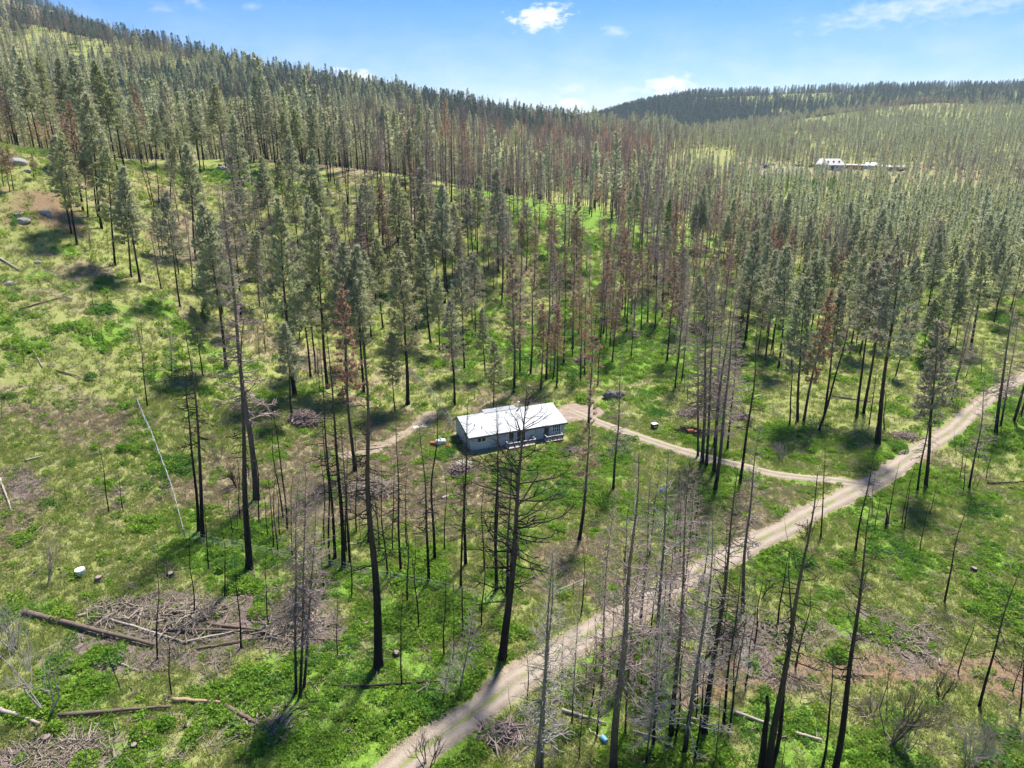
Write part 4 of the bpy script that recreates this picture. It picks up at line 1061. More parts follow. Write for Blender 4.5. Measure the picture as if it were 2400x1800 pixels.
def proto(kind, seed):
    rng = np.random.RandomState(seed)
    if kind == 'B':
        h = 25; tm, p = trunk_mesh('trunk', h, .235, MAT['bark_burnt'], rng, 8); cm = bare_crown('crown', h, p, rng, rng.randint(55, 95), .3 + .15 * rng.uniform(), rng.uniform(2.2, 3.4), (MAT['twig_burnt'],), (-.3, .45), (-.1, .4), 7, .056)
    elif kind == 'T':
        h = 10; tm, p = trunk_mesh('trunk', h, .085, MAT['bark_burnt'], rng, 5, .12, .02); cm = bare_crown('crown', h, p, rng, rng.randint(14, 34), .25, rng.uniform(.6, 1.3), (MAT['twig_burnt'],), (0, .5), (0, .4), 3, .024)
    elif kind == 'W':
        h = 20; tm, p = trunk_mesh('trunk', h, .19, MAT['bark_pale'], rng, 7); cm = bare_crown('crown', h, p, rng, rng.randint(130, 160), .14, rng.uniform(2.4, 3.2), (MAT['twig_pale'],), (-.15, .6), (-.3, .3), 11, .055)
    elif kind == 'K':
        h = 26; tm, p = trunk_mesh('trunk', h, .225, MAT['bark_dead'], rng, 8); cm = bare_crown('crown', h, p, rng, rng.randint(145, 180), .24 + .1 * rng.uniform(), rng.uniform(2.6, 3.4), (MAT['twig_brown'],), (-.25, .5), (-.1, .45), 13, .062)
    elif kind in ('G', 'G2'):
        h = 25; tm, p = trunk_mesh('trunk', h, .25, MAT['bark_pine'], rng, 8); th = kind == 'G2'
        cm = pine_crown('crown', h, p, rng, rng.randint(110, 135), (.42 if th else .33) + .13 * rng.uniform(), rng.uniform(3.2, 4.0), (MAT['twig_limb'], MAT['needles_olive' if th else 'needles_green']), .78 if th else .95, .72, tufts=15 if th else 21, wd=.16)
    elif kind in ('S', 'S2'):
        h = 24; tm, p = trunk_mesh('trunk', h, .25, MAT['bark_dead'], rng, 8); th = kind == 'S2'
        cm = pine_crown('crown', h, p, rng, rng.randint(85, 110), .3 + .12 * rng.uniform(), rng.uniform(2.1, 2.8), (MAT['twig_brown'], MAT['needles_brown']), .55 if th else .88, .6, tufts=9 if th else 13, blades=4, wd=.15, stick=.04)
    elif kind == 'F':
        h = 14; tm, p = trunk_mesh('trunk', h, .17, MAT['bark_pine'], rng, 7); cm = pine_crown('crown', h, p, rng, 120, .07, 2.5, (MAT['twig_limb'], MAT['needles_fir']), 1.0, .5, (-.25, .5), lambda f: (1 - f) ** .8 + .04, 18, 4, .2)
    elif kind == 'N':
        h = 6; tm, p = trunk_mesh('trunk', h, .21, MAT['bark_burnt'], rng, 9, .4, .02); cm = bare_crown('crown', h, p, rng, 7, .5, .5, (MAT['twig_burnt'],), (0, .3), (0, .3), 0, .03)
    return h, tm, cm
# light versions for the far woods
def far_proto(kind, seed):
    rng = np.random.RandomState(seed); b = TB(); h = {'G': 24, 'K': 24, 'S': 23, 'F': 16, 'D': 26, 'B': 24}[kind]; p = stem_path(h, rng, .01, 6); t = np.linspace(0, 1, 6)
    b.tube(p, .24 * (1 - .9 * t), 4, 0)
    if kind in 'GSFD':
        st = {'G': .33, 'S': .33, 'F': .08, 'D': .1}[kind]; lm = {'G': 3.1, 'S': 2.5, 'F': 2.7, 'D': 3.0}[kind]; n = {'G': 280, 'S': 190, 'F': 260, 'D': 280}[kind]
        f = rng.uniform(0, 1, n) ** 1.1; zz = (st + (1 - st) * f) * h; w = lm * ((1 - f) ** .7 * np.minimum(1, .5 + 2.5 * f) + .05) * rng.uniform(.25, 1.0, n); a = rng.uniform(0, 6.28, n)
        C = np.c_[np.cos(a) * w + np.interp(zz, p[:, 2], p[:, 0]), np.sin(a) * w + np.interp(zz, p[:, 2], p[:, 1]), zz]; D = unit(np.c_[np.cos(a), np.sin(a), np.full(n, .75)] + rng.normal(size=(n, 3)) * .4)
        b.blades(C - D * .4, D, rng.uniform(.8, 1.5, n), rng.uniform(.4, .8, n), rng, 1)
    else:
        n = 170
        f = rng.uniform(0, 1, n); zz = (.3 + .7 * f) * h; L = (2.3 * (1 - f) ** .8 + .3) * rng.uniform(.5, 1.1, n); a = rng.uniform(0, 6.28, n)
        C = np.c_[np.interp(zz, p[:, 2], p[:, 0]), np.interp(zz, p[:, 2], p[:, 1]), zz]; D = unit(np.c_[np.cos(a), np.sin(a), np.interp(f, [0, 1], [-.1, .6])])
        b.blades(C, D, L, np.full(n, .18), rng, 1); C2 = C + D * (L * .5)[:, None]; b.blades(C2, unit(D + rng.normal(size=(n, 3)) * .6), L * .5, np.full(n, .12), rng, 1)
    leaf = {'G': 'needles_green', 'S': 'needles_brown', 'F': 'needles_fir', 'D': 'needles_dark', 'K': 'twig_brown', 'B': 'twig_burnt'}[kind]
    me = b.mesh('far_' + kind, (MAT['bark_pine' if kind in 'GFD' else 'bark_burnt' if kind == 'B' else 'bark_dead'], MAT[leaf]))
    return me
# ------------------------------------------------------------------ trees standing one by one
NAME = {'B': ('burnt_tree', 'burnt tree', 'burnt black tree, bare-branched'), 'HERO': ('burnt_tree', 'burnt tree', ''), 'T': ('dead_sapling', 'dead sapling', 'thin burnt sapling'), 'W': ('bleached_tree', 'dead tree', 'pale grey dead tree, twiggy'),
        'K': ('dead_tree', 'dead tree', 'brown dead tree, twiggy'), 'S': ('scorched_pine', 'pine', 'scorched rust-brown pine'), 'S2': ('scorched_pine', 'pine', 'half-bare scorched brown pine'), 'G': ('green_pine', 'pine', 'grey-green pine'),
        'G2': ('green_pine', 'pine', 'thin-crowned olive pine'), 'F': ('fir_tree', 'fir', 'bright green fir'), 'N': ('charred_snag', 'snag', 'charred black broken snag')}
GROUPS = {'burnt_tree': 'burnt black trees', 'dead_sapling': 'thin dead saplings', 'bleached_tree': 'pale grey dead trees', 'dead_tree': 'brown dead trees', 'scorched_pine': 'scorched brown pines', 'green_pine': 'living green pines', 'fir_tree': 'bright green firs', 'charred_snag': 'charred snags'}
PROTO = {k: [proto(k, 100 * i + 17 * len(k) + ord(k[0])) for i in range(n)] for k, n in (('B', 6), ('T', 6), ('W', 5), ('K', 6), ('G', 7), ('G2', 4), ('S', 5), ('S2', 4), ('F', 3), ('N', 2))}
rt = random.Random(4)
def plant(kind, x, y, h, lean, rad, label, group=None, wide=1.0):
    h0, tm, cm = rt.choice(PROTO[kind]); nm, cat, _ = NAME[kind]; s = h / h0
    root = bpy.data.objects.new(nm, None); root.empty_display_size = .3; col.objects.link(root)
    m = Matrix.Rotation(math.atan(lean), 4, 'Y') @ Matrix.Rotation(rt.uniform(-.015, .015), 4, 'X') @ Matrix.Rotation(rt.uniform(0, 6.28), 4, 'Z')
    root.location = (x, y, gz(x, y) - .05); root.rotation_euler = m.to_euler(); sw = s ** .75 * wide; root.scale = (sw, sw, s)
    a = bpy.data.objects.new('trunk', tm); col.objects.link(a); a.parent = root; rr = rad * (s / sw) ** .5; a.scale = (rr, rr, 1)
    b = bpy.data.objects.new('crown', cm); col.objects.link(b); b.parent = root
    return tag(root, label, cat, group or GROUPS[nm])
ORD = 'first second third fourth fifth sixth seventh eighth ninth tenth eleventh twelfth thirteenth fourteenth fifteenth sixteenth seventeenth eighteenth nineteenth twentieth'.split()
def ordinal(i):
    return ORD[i] if i < 20 else ('twenty-' + ORD[i - 20] if i < 29 else 'thirtieth' if i == 29 else 'thirty-' + ORD[i - 30])
fam = {}
for t in TREES: fam.setdefault((NAME[t[0]][2], t[1]), []).append(t)
for (phr, ci), ts in fam.items():
    ts.sort(key=lambda t: t[2] / t[3])
    for n_, t in enumerate(ts):
        if t[0] == 'HERO': continue
        lab = f"{phr} {CLUSTERS[ci]}" if len(ts) == 1 else f"{phr}, {ordinal(n_)} from the left of those {CLUSTERS[ci]}"
        plant(t[0], t[2], t[3], t[4], t[5], t[6], lab)
# the great burnt pine in front of the house, each limb its own part
for t in TREES:
    if t[0] != 'HERO': continue
    rng = np.random.RandomState(77); h = t[4]; root = empty('burnt_tree', (t[2], t[3], gz(t[2], t[3]) - .05)); root.rotation_euler = (0, math.atan(t[5]), 0)
    tm, p = trunk_mesh('trunk', h, .43, MAT['bark_burnt'], rng, 12, .05, .008); link('trunk', tm, root)
    for me in bare_crown('branch', h, p, rng, 105, .24, 5.6, (MAT['twig_burnt'],), (-.1, .75), (.05, .55), 6, .1, lambda f: .35 + .65 * math.sin(min(1, f * 1.6 + .25) * 1.9) if f < .55 else max(.16, 1.0 - (f - .55) * 1.85), split=True): link('branch', me, root)
    tag(root, 'tallest blackened pine with long bare upcurved limbs, in front of the house', 'burnt tree', GROUPS['burnt_tree'])

# ------------------------------------------------------------------ woods: nearest trees singly, the mass behind as one
def scatter(name, pts, rot, scl, idx, protos, label=None, cat=None):
    """one object that sets out copies of small meshes"""
    c = bpy.data.collections.new(name + '_kinds')
    for i_, me in enumerate(protos): c.objects.link(bpy.data.objects.new(f'{name}_kind_{i_:02d}', me))
    me = bpy.data.meshes.new(name); me.vertices.add(len(pts)); me.vertices.foreach_set('co', np.asarray(pts, np.float32).ravel())
    for an, ty, v, key in (('turn', 'FLOAT_VECTOR', rot, 'vector'), ('size', 'FLOAT_VECTOR', scl, 'vector'), ('sort', 'INT', idx, 'value')):
        a = me.attributes.new(an, ty, 'POINT'); a.data.foreach_set(key, np.asarray(v, np.int32 if ty == 'INT' else np.float32).ravel())
    o = link(name, me); g = bpy.data.node_groups.new(name, 'GeometryNodeTree')
    g.interface.new_socket('Geometry', in_out='INPUT', socket_type='NodeSocketGeometry'); g.interface.new_socket('Geometry', in_out='OUTPUT', socket_type='NodeSocketGeometry')
    n = g.nodes; gi = n.new('NodeGroupInput'); go = n.new('NodeGroupOutput'); ip = n.new('GeometryNodeInstanceOnPoints'); ci = n.new('GeometryNodeCollectionInfo')
    ci.inputs['Collection'].default_value = c; ci.inputs['Separate Children'].default_value = True; ci.inputs['Reset Children'].default_value = True
    def at(nm, ty):
        q = n.new('GeometryNodeInputNamedAttribute'); q.data_type = ty; q.inputs['Name'].default_value = nm; return q.outputs['Attribute']
    er = n.new('FunctionNodeEulerToRotation'); L = g.links
    L.new(at('turn', 'FLOAT_VECTOR'), er.inputs[0]); L.new(gi.outputs[0], ip.inputs['Points']); L.new(ci.outputs[0], ip.inputs['Instance']); ip.inputs['Pick Instance'].default_value = True
    L.new(at('sort', 'INT'), ip.inputs['Instance Index']); L.new(er.outputs[0], ip.inputs['Rotation']); L.new(at('size', 'FLOAT_VECTOR'), ip.inputs['Scale']); L.new(ip.outputs[0], go.inputs[0])
    md = o.modifiers.new('set_out', 'NODES'); md.node_group = g
    return tag(o, label, cat, kind='stuff')
rng = np.random.RandomState(12)
def woods():
    K = 'GSKBFD'; out = []
    # candidates on jittered cells that widen with distance
    for (r0, r1, cell) in ((110, 330, 3.3), (330, 700, 4.0), (700, 1150, 5.0), (1150, 2000, 6.4)):
        g = np.arange(-1500, 1700, cell); hgt = np.arange(40, 2000, cell); x, y = np.meshgrid(g, hgt); x = x.ravel() + rng.uniform(-.5, .5, x.size) * cell; y = y.ravel() + rng.uniform(-.5, .5, y.size) * cell
        r = np.hypot(x, y); a = np.arctan2(x, y); k = (r >= r0) & (r < r1) & (np.abs(a) < .72); x, y = x[k], y[k]
        f = idw(x, y, FOREST_ANCHORS, 7, 4.0); clump = fbm(x, y, 26, 3, 40) + .5 * fbm(x, y, 90, 3, 44)
        mod = 1.35 * np.clip((clump - .3) * 2.4 + (clump - .72) * 4 * smooth(420, 650, np.hypot(x, y)), .06, 2.6) * (1 + .5 * smooth(420, 600, np.hypot(x, y))); mod = mod + (1.4 - mod) * smooth(2.3, 2.9, f[:, 0]) * smooth(700, 1000, np.hypot(x, y)); pr = f[:, 0] / 100 * cell * cell * mod; pr[f[:, 0] < .06] = 0
        k = rng.uniform(size=len(x)) < np.minimum(pr, .93); x, y, f = x[k], y[k], f[k]
        w = f[:, 1:] + 1e-6; pat = fbm(x, y, 40, 2, 60); w[:, 2] *= np.where(pat > .5, 2.6, 1.0); w[:, 1] *= np.where(fbm(x, y, 30, 2, 66) > .52, 3.0, .9)
        w /= w.sum(1)[:, None]; ch = (w.cumsum(1) > rng.uniform(size=(len(x), 1))).argmax(1); out.append(np.c_[x, y, ch])
    o = np.concatenate(out); x, y = o[:, 0], o[:, 1]
    bad = dirt_field(x, y) > .25
    return o[~bad]
W_ = woods()
near = np.array([(t[2], t[3]) for t in TREES]); rr = np.hypot(W_[:, 0], W_[:, 1])
keep = np.ones(len(W_), bool)
for i_ in np.where(rr < 330)[0]:
    if np.hypot(near[:, 0] - W_[i_, 0], near[:, 1] - W_[i_, 1]).min() < 2.2: keep[i_] = False
W_ = W_[keep]; rr = rr[keep]
in_view = np.abs(np.arctan2(W_[:, 0], W_[:, 1])) < .63
LIMIT = {'G': 190, 'S': 110, 'K': 170, 'B': 20, 'F': 24}
order = np.argsort(rr); single = np.zeros(len(W_), bool); cnt = dict.fromkeys(LIMIT, 0)
for i_ in order:
    kk = 'GSKBFD'[int(W_[i_, 2])]
    if in_view[i_] and kk in LIMIT and cnt[kk] < LIMIT[kk] and rr[i_] < 420: cnt[kk] += 1; single[i_] = True
HT = {'G': (14, 25), 'S': (14, 23), 'K': (14, 24), 'B': (14, 25), 'F': (7, 15), 'D': (15, 23)}
def stature(x, y):
    """woods on the right flat and on the far slopes are younger and shorter"""
    x = np.asarray(x, float); y = np.asarray(y, float); r = np.hypot(x, y)
    return np.where((x / y > .22) & (r > 170), .8, 1.0) * (1 - .22 * smooth(300, 520, r))
SECT = ((-.5, 'far left woods'), (-.22, 'left hillside woods'), (.02, 'woods behind the fence'), (.2, 'woods behind the house'), (.4, 'woods above the driveway'), (.58, 'woods above the junction'), (9, 'far right woods'))
def sector(x, y): return next(n for lim, n in SECT if x / y < lim)
def rows(r): return 'nearest rows' if r < 185 else 'middle rows' if r < 225 else 'rear rows' if r < 275 else 'farthest rows'
KIND = {'G': 'grey-green pine', 'S': 'rust-brown scorched pine', 'K': 'dead brown tree', 'B': 'burnt black tree', 'F': 'small bright fir'}
bins = {}
for i_ in np.where(single)[0]:
    x, y, c = W_[i_]; bins.setdefault(('GSKBFD'[int(c)], rows(rr[i_]), sector(x, y)), []).append(i_)
for (kk, rw, se), ids in bins.items():
    ids.sort(key=lambda q: W_[q, 0] / W_[q, 1])
    for n_, i_ in enumerate(ids):
        x, y, c = W_[i_]; use = {'G': rt.choice(('G', 'G', 'G', 'G2')), 'S': rt.choice(('S', 'S', 'S2'))}.get(kk, kk)
        lab = f'{KIND[kk]}, {ordinal(n_)} from the left, {rw} of the {se}' if len(ids) > 1 else f'only {KIND[kk]} in the {rw} of the {se}'
        plant(use, x, y, rt.uniform(*HT[kk]) * float(stature(x, y)) * rt.choice((.6, .8, .95, 1.0, 1.1, 1.2)), rt.uniform(-.03, .03), rt.uniform(.75, 1.1), lab)
F_ = W_[~single]; n_ = len(F_); FK = 'GSKBFD'; reps = {'G': 5, 'S': 3, 'K': 4, 'B': 2, 'F': 2, 'D': 4}
fp = []; base_ = {}
for kk in FK: base_[kk] = len(fp); fp += [far_proto(kk, 7 + 13 * q + ord(kk)) for q in range(reps[kk])]
ks = F_[:, 2].astype(int); idx = np.array([base_[FK[c]] + rng.randint(reps[FK[c]]) for c in ks])
lo = np.array([HT[FK[c]][0] for c in ks]); hi = np.array([HT[FK[c]][1] for c in ks]); h0 = np.array([{'G': 24, 'K': 24, 'S': 23, 'F': 16, 'D': 26, 'B': 24}[FK[c]] for c in ks])
s = (lo + (hi - lo) * rng.uniform(size=n_)) / h0
fr = np.hypot(F_[:, 0], F_[:, 1]); s = s * stature(F_[:, 0], F_[:, 1]) * rng.choice([.5, .75, .9, 1.0, 1.15, 1.25], n_) * rng.uniform(.85, 1.1, n_); s = np.where(ks == 5, (.45 + .4 * rng.uniform(size=n_)), s); wide = s ** .8 * (1 + .35 * smooth(500, 900, fr)) * np.where(ks == 5, 1.3, 1.0)
scatter('far_forest', np.c_[F_[:, 0], F_[:, 1], height(F_[:, 0], F_[:, 1]) - .3], np.c_[rng.normal(size=n_) * .02, rng.normal(size=n_) * .02, rng.uniform(0, 6.28, n_)], np.c_[wide, wide, s], idx, fp, 'mixed green and fire-browned conifer forest covering the far hills', 'forest')
print('woods: single', int(single.sum()), cnt, 'mass', n_)

# ------------------------------------------------------------------ ground cover
def forb_proto(seed, mat, r=.5, h=.5, n=70, ls=.17):
    g = np.random.RandomState(seed); a = g.uniform(0, 6.28, n); q = np.sqrt(g.uniform(0, 1, n)); z = h * (1 - q ** 2 * .75) * g.uniform(.35, 1, n)
    C = np.c_[np.cos(a) * q * r, np.sin(a) * q * r, z]; D = unit(np.c_[np.cos(a) * (.3 + q), np.sin(a) * (.3 + q), g.uniform(.1, .9, n)] + g.normal(size=(n, 3)) * .35)
    side = unit(np.cross(D, g.normal(size=(n, 3)))); L = ls * g.uniform(.7, 1.5, n)[:, None]; w = L * .33
    V = np.stack([C - D * L * .5, C + side * w, C + D * L * .6, C - side * w], 1).reshape(-1, 3); b = TB(); q4 = np.arange(len(V)).reshape(-1, 4)
    b.add(V, np.concatenate([q4[:, [0, 1, 2]], q4[:, [0, 2, 3]]])); return b.mesh('forb', (mat,))
def tuft_proto(seed, mat, r=.3, h=.38, n=34, wd=.035):
    g = np.random.RandomState(seed); a = g.uniform(0, 6.28, n); q = np.sqrt(g.uniform(0, 1, n)) * r; C = np.c_[np.cos(a) * q, np.sin(a) * q, np.full(n, -.03)]
    D = unit(np.c_[np.cos(a) * .5, np.sin(a) * .5, np.full(n, 1.0)] + g.normal(size=(n, 3)) * .35); b = TB(); b.blades(C, D, h * g.uniform(.5, 1.2, n), np.full(n, wd * 1.6), g, 0); return b.mesh('tuft', (mat,))
def stick_proto(seed, mat, n=9, L=1.1):
    g = np.random.RandomState(seed); b = TB()
    for _ in range(n):
        a = g.uniform(0, 6.28); l = L * g.uniform(.3, 1.2); c = np.r_[g.normal(size=2) * .4, g.uniform(.02, .22)]; d = np.array((math.cos(a), math.sin(a), g.normal() * .15)) * l / 2
        b.tube(np.array([c - d, c + g.normal(size=3) * .05, c + d]), np.array([.022, .018, .008]) * g.uniform(.7, 1.6), 3)
    return b.mesh('stick', (mat,))
def cand(n, rmin, rmax, amax=.86, pw=1.0):
    r = np.sqrt(rng.uniform(rmin ** 2, rmax ** 2, n)) if pw == 1 else rmin * (rmax / rmin) ** rng.uniform(0, 1, n); a = rng.uniform(-amax, amax, n)
    k = np.abs(a) < np.where(r < 85, .86, .74); a, r = a[k], r[k]; return np.sin(a) * r, np.cos(a) * r
def off_house(x, y):
    u, v = house_local(x, y); return ~((u > -.4) & (u < HL + .4) & (v > -2.2) & (v < 9.4))
def clean(x, y, road=1.95, drv=1.4): return off_house(x, y) & (seg_dist(x, y, ROAD) > road) & (seg_dist(x, y, DRIVE) > drv)
def turns(n, t=.12): return np.c_[rng.normal(size=n) * t, rng.normal(size=n) * t, rng.uniform(0, 6.28, n)]
def lay(name, x, y, s, idx, protos, label, cat, sink=.04):
    n = len(x); scatter(name, np.c_[x, y, sheet(x, y) - sink], turns(n), np.c_[s, s, s * rng.uniform(.75, 1.2, n)], idx, protos, label, cat)
# leafy undergrowth, in patches
x1, y1 = cand(70000, 42, 125); x2, y2 = cand(52000, 125, 250); x = np.r_[x1, x2]; y = np.r_[y1, y2]
L_, Dr_, Rd_, Sl_, Bt_ = ground_fields(x, y); pn = fbm(x, y, 1.8, 3, 71)
ok = (rng.uniform(size=len(x)) < np.clip(L_ * 1.1 + .04, 0, 1) * smooth(.28, .55, pn)) & clean(x, y, 2.2) & (Bt_ < .6); x, y = x[ok], y[ok]; r_ = np.hypot(x, y)
sz = rng.uniform(.45, 1.15, len(x)) * (1 + .5 * (r_ > 125)) * (1 + .5 * (fbm(x, y, 6, 2, 5) > .6))
fpz = [forb_proto(i_, MAT['forb'], .5, .5) for i_ in range(4)] + [forb_proto(20 + i_, MAT['forb_dark'], .55, .6) for i_ in range(2)]
dk = fbm(x, y, 7, 3, 90) + rng.uniform(-.12, .12, len(x)) > .67
lay('undergrowth', x, y, sz, np.where(dk, 4 + rng.randint(0, 2, len(x)), rng.randint(0, 4, len(x))), fpz, 'bright green leafy undergrowth spread in patches over the clearing', 'undergrowth')
print('undergrowth', len(x))
# grass tufts
x1, y1 = cand(80000, 42, 120); x2, y2 = cand(45000, 120, 260); x = np.r_[x1, x2]; y = np.r_[y1, y2]
L_, Dr_, Rd_, Sl_, Bt_ = ground_fields(x, y)
ok = (rng.uniform(size=len(x)) < (1 - .75 * L_) * (1 - .8 * Rd_) * (1 - .7 * Sl_)) & clean(x, y, 1.9) & (Bt_ < .55); x, y = x[ok], y[ok]; dry = Dr_[ok] + rng.uniform(-.35, .35, len(x)) > .55
gpz = [tuft_proto(i_, MAT['grass']) for i_ in range(4)] + [tuft_proto(30 + i_, MAT['grass_dry']) for i_ in range(3)]
lay('grass', x, y, rng.uniform(.7, 1.5, len(x)) * (1 + .6 * (np.hypot(x, y) > 120)), np.where(dry, 4 + rng.randint(0, 3, len(x)), rng.randint(0, 4, len(x))), gpz, 'yellow-green and straw-coloured meadow grass in short tufts', 'grass')
print('grass', len(x))
# slash
x, y = cand(26000, 42, 170); L_, Dr_, Rd_, Sl_, Bt_ = ground_fields(x, y)
ok = (rng.uniform(size=len(x)) < np.clip(Sl_ * .8 + .13 + .15 * Rd_ + .1 * Dr_, 0, 1)) & clean(x, y, 2.6, 2.2) & (Bt_ < .4); x, y = x[ok], y[ok]
lay('slash_debris', x, y, rng.uniform(.6, 1.7, len(x)), rng.randint(0, 5, len(x)), [stick_proto(i_, MAT['stick'] if i_ < 3 else MAT['twig_brown']) for i_ in range(5)], 'scattered grey sticks and broken twigs lying on the ground', 'debris', .02)
print('slash', len(x))

# ------------------------------------------------------------------ the house
def siding():
    k = NT('siding'); sp = k.n.new('ShaderNodeSeparateXYZ'); k.l.new(k.coord(), sp.inputs[0]); z = k.math('FRACT', k.math('MULTIPLY', sp.outputs[2], 4.6))
    n = k.noise(1.2, 4, .6, k.coord()); c = k.mix(n, (.46, .5, .55), (.52, .56, .61)); return k.principled(c, .7, .25, 0, k.bump(z, .03, 1.0))
def metal_roof():
    k = NT('roof_white'); co = k.coord(); mp = k.n.new('ShaderNodeMapping'); mp.inputs['Scale'].default_value = (2.2, .25, 1); k.l.new(co, mp.inputs[0]); sp = k.n.new('ShaderNodeSeparateXYZ'); k.l.new(co, sp.inputs[0])
    st = k.noise(1.0, 4, .6, mp.outputs[0]); sm = k.math('LESS_THAN', k.math('FRACT', k.math('MULTIPLY', sp.outputs[0], 1.1)), .06); c = k.mix(k.ramp(st, (.3, 0.0), (.7, 1.0)), (.3, .31, .32), (.38, .39, .405))
    return k.principled(k.mix(k.math('MULTIPLY', sm, .35), c, (.3, .31, .33)), .4, .4)
MAT['siding'] = siding(); MAT['roof_white'] = metal_roof(); MAT['trim_white'] = plain('trim_white', (.78, .78, .76), .6, .3, 0, .1)
MAT['fascia'] = plain('fascia', (.12, .13, .16), .7, .2, 0, .2)
k = NT('window_glass'); MAT['glass'] = k.principled((.015, .02, .024), .08, .6)
MAT['deck_wood'] = plain('deck_wood', (.34, .25, .21), .9, .1, 0, .6, 2.5); MAT['deck_pale'] = plain('deck_pale', (.5, .44, .4), .9, .1, 0, .4, 2.5); MAT['skirt'] = plain('skirt', (.22, .26, .33), .8, .2, 0, .3)
zh = min(gz(HX + a * math.cos(HYAW) - b * math.sin(HYAW), HY + a * math.sin(HYAW) + b * math.cos(HYAW)) for a in (0, HL / 2, HL) for b in (0, 8.4))
house = tag(empty('house', (HX, HY, zh), HYAW), 'single-storey blue-grey house with a bright white metal roof', 'house')
WT, HD, RB, RR = 2.95, 8.3, 6.1, 1.2      # wall top, depth, ridge line, rise
MB().prism([(0, .45), (0, WT), (RB, WT + RR), (HD, WT - .2), (HD, .45)], 'x', 0, HL).build('wall', MAT['siding'], house)
MB().box(.04, HL - .04, .04, HD - .04, -.8, .449).build('skirting', MAT['skirt'], house)
rt_ = .12
def roof_slab(y0, z0, y1, z1, x0, x1): return MB().prism([(y0, z0), (y1, z1), (y1, z1 + rt_), (y0, z0 + rt_)], 'x', x0, x1)
sl_ = RR / RB
rf = roof_slab(-.45, WT - .45 * sl_ + .012, RB + .02, WT + RR + .016, -.4, HL + .4).build('roof', MAT['roof_white'], house)
roof_slab(RB + .021, WT + RR + .016, HD + .45, WT - .45, -.4, HL + .4).build('roof_slope', MAT['roof_white'], rf)
# rear cross section
MB().prism([(RB - .3, WT + RR), (RB + .9, WT + RR + .06), (RB + .9, WT - .2), (RB + .5, WT + .2)], 'x', 4.7, 10.3).build('dormer_wall', MAT['siding'], rf)
roof_slab(RB - .35, WT + RR + .012, RB + 1.15, WT + RR + .12, 4.45, 10.55).build('dormer_roof', MAT['roof_white'], rf)
MB().box(-.4, HL + .4, -.475, -.452, WT - .28, WT - .06).build('fascia', MAT['fascia'], rf)
for xx in (-.425, HL + .402): MB().prism([(-.45, WT - .3), (-.45, WT - .09), (RB, WT + RR + .01), (HD + .4, WT - .4), (HD + .4, WT - .58), (RB, WT + RR - .2)], 'x', xx, xx + .023).build('barge_board', MAT['fascia'], rf)
MB().tube([(10.9, RB - .4, WT + .9), (10.9, RB - .4, WT + 2.5)], [.13, .13], 10).tube([(10.9, RB - .4, WT + 2.5), (10.9, RB - .4, WT + 2.62)], [.2, .17], 10).build('flue_pipe', MAT['trim_white'], house)
for px_, py_ in ((1.6, 2.6), (2.6, 1.7), (8.2, RB - 1.2)): MB().tube([(px_, py_, WT + py_ * sl_ + .02), (px_, py_, WT + py_ * sl_ + .5)], [.06, .06], 8).build('vent_pipe', MAT['fascia'], rf)
def window(x0, x1, z0, z1, cols, rows=1, wall='front', parent=house):
    f = .09; fr = MB(); dx = (x1 - x0 - f * (cols + 1)) / cols; dz = (z1 - z0 - f * (rows + 1)) / rows
    def bx(m, a, b, c, d, lo, hi):
        if wall == 'front': m.box(a, b, -hi, -lo, c, d)
        else: m.box(-hi, -lo, a, b, c, d)
    for i in range(cols + 1): bx(fr, x0 + i * (dx + f), x0 + i * (dx + f) + f, z0, z1, .0, .06)
    for j in range(rows + 1):
        for i in range(cols): bx(fr, x0 + f + i * (dx + f), x0 + f + i * (dx + f) + dx, z0 + j * (dz + f), z0 + j * (dz + f) + f, .0, .058)
    w = fr.build('window', MAT['trim_white'], parent)
    for i in range(cols):
        for j in range(rows): m = MB(); bx(m, x0 + f + i * (dx + f), x0 + f + i * (dx + f) + dx, z0 + f + j * (dz + f), z0 + f + j * (dz + f) + dz, .002, .02); m.build('pane', MAT['glass'], w)
    return w
window(1.1, 2.75, 1.7, 2.6, 2); window(6.7, 7.75, .95, 2.6, 1); window(8.2, 9.9, .6, 2.6, 2); window(11.45, 12.2, 1.75, 2.5, 2, 2); window(14.9, 16.45, 1.35, 2.6, 4, 2); window(2.2, 3.8, 1.7, 2.5, 2, 1, 'end')
d_ = MB().box(13.35, 14.25, -.05, -.001, .55, 2.55).build('door', MAT['fascia'], house); MB().box(13.5, 14.1, -.07, -.051, 1.5, 2.4).build('pane', MAT['glass'], d_); MB().tube([(14.17, -.1, 1.5), (14.17, -.05, 1.5)], [.03, .03], 8).build('handle', MAT['trim_white'], d_)
MB().box(-.07, -.012, .2, 1.15, 2.75, 2.9).build('corner_vent', MAT['trim_white'], house)
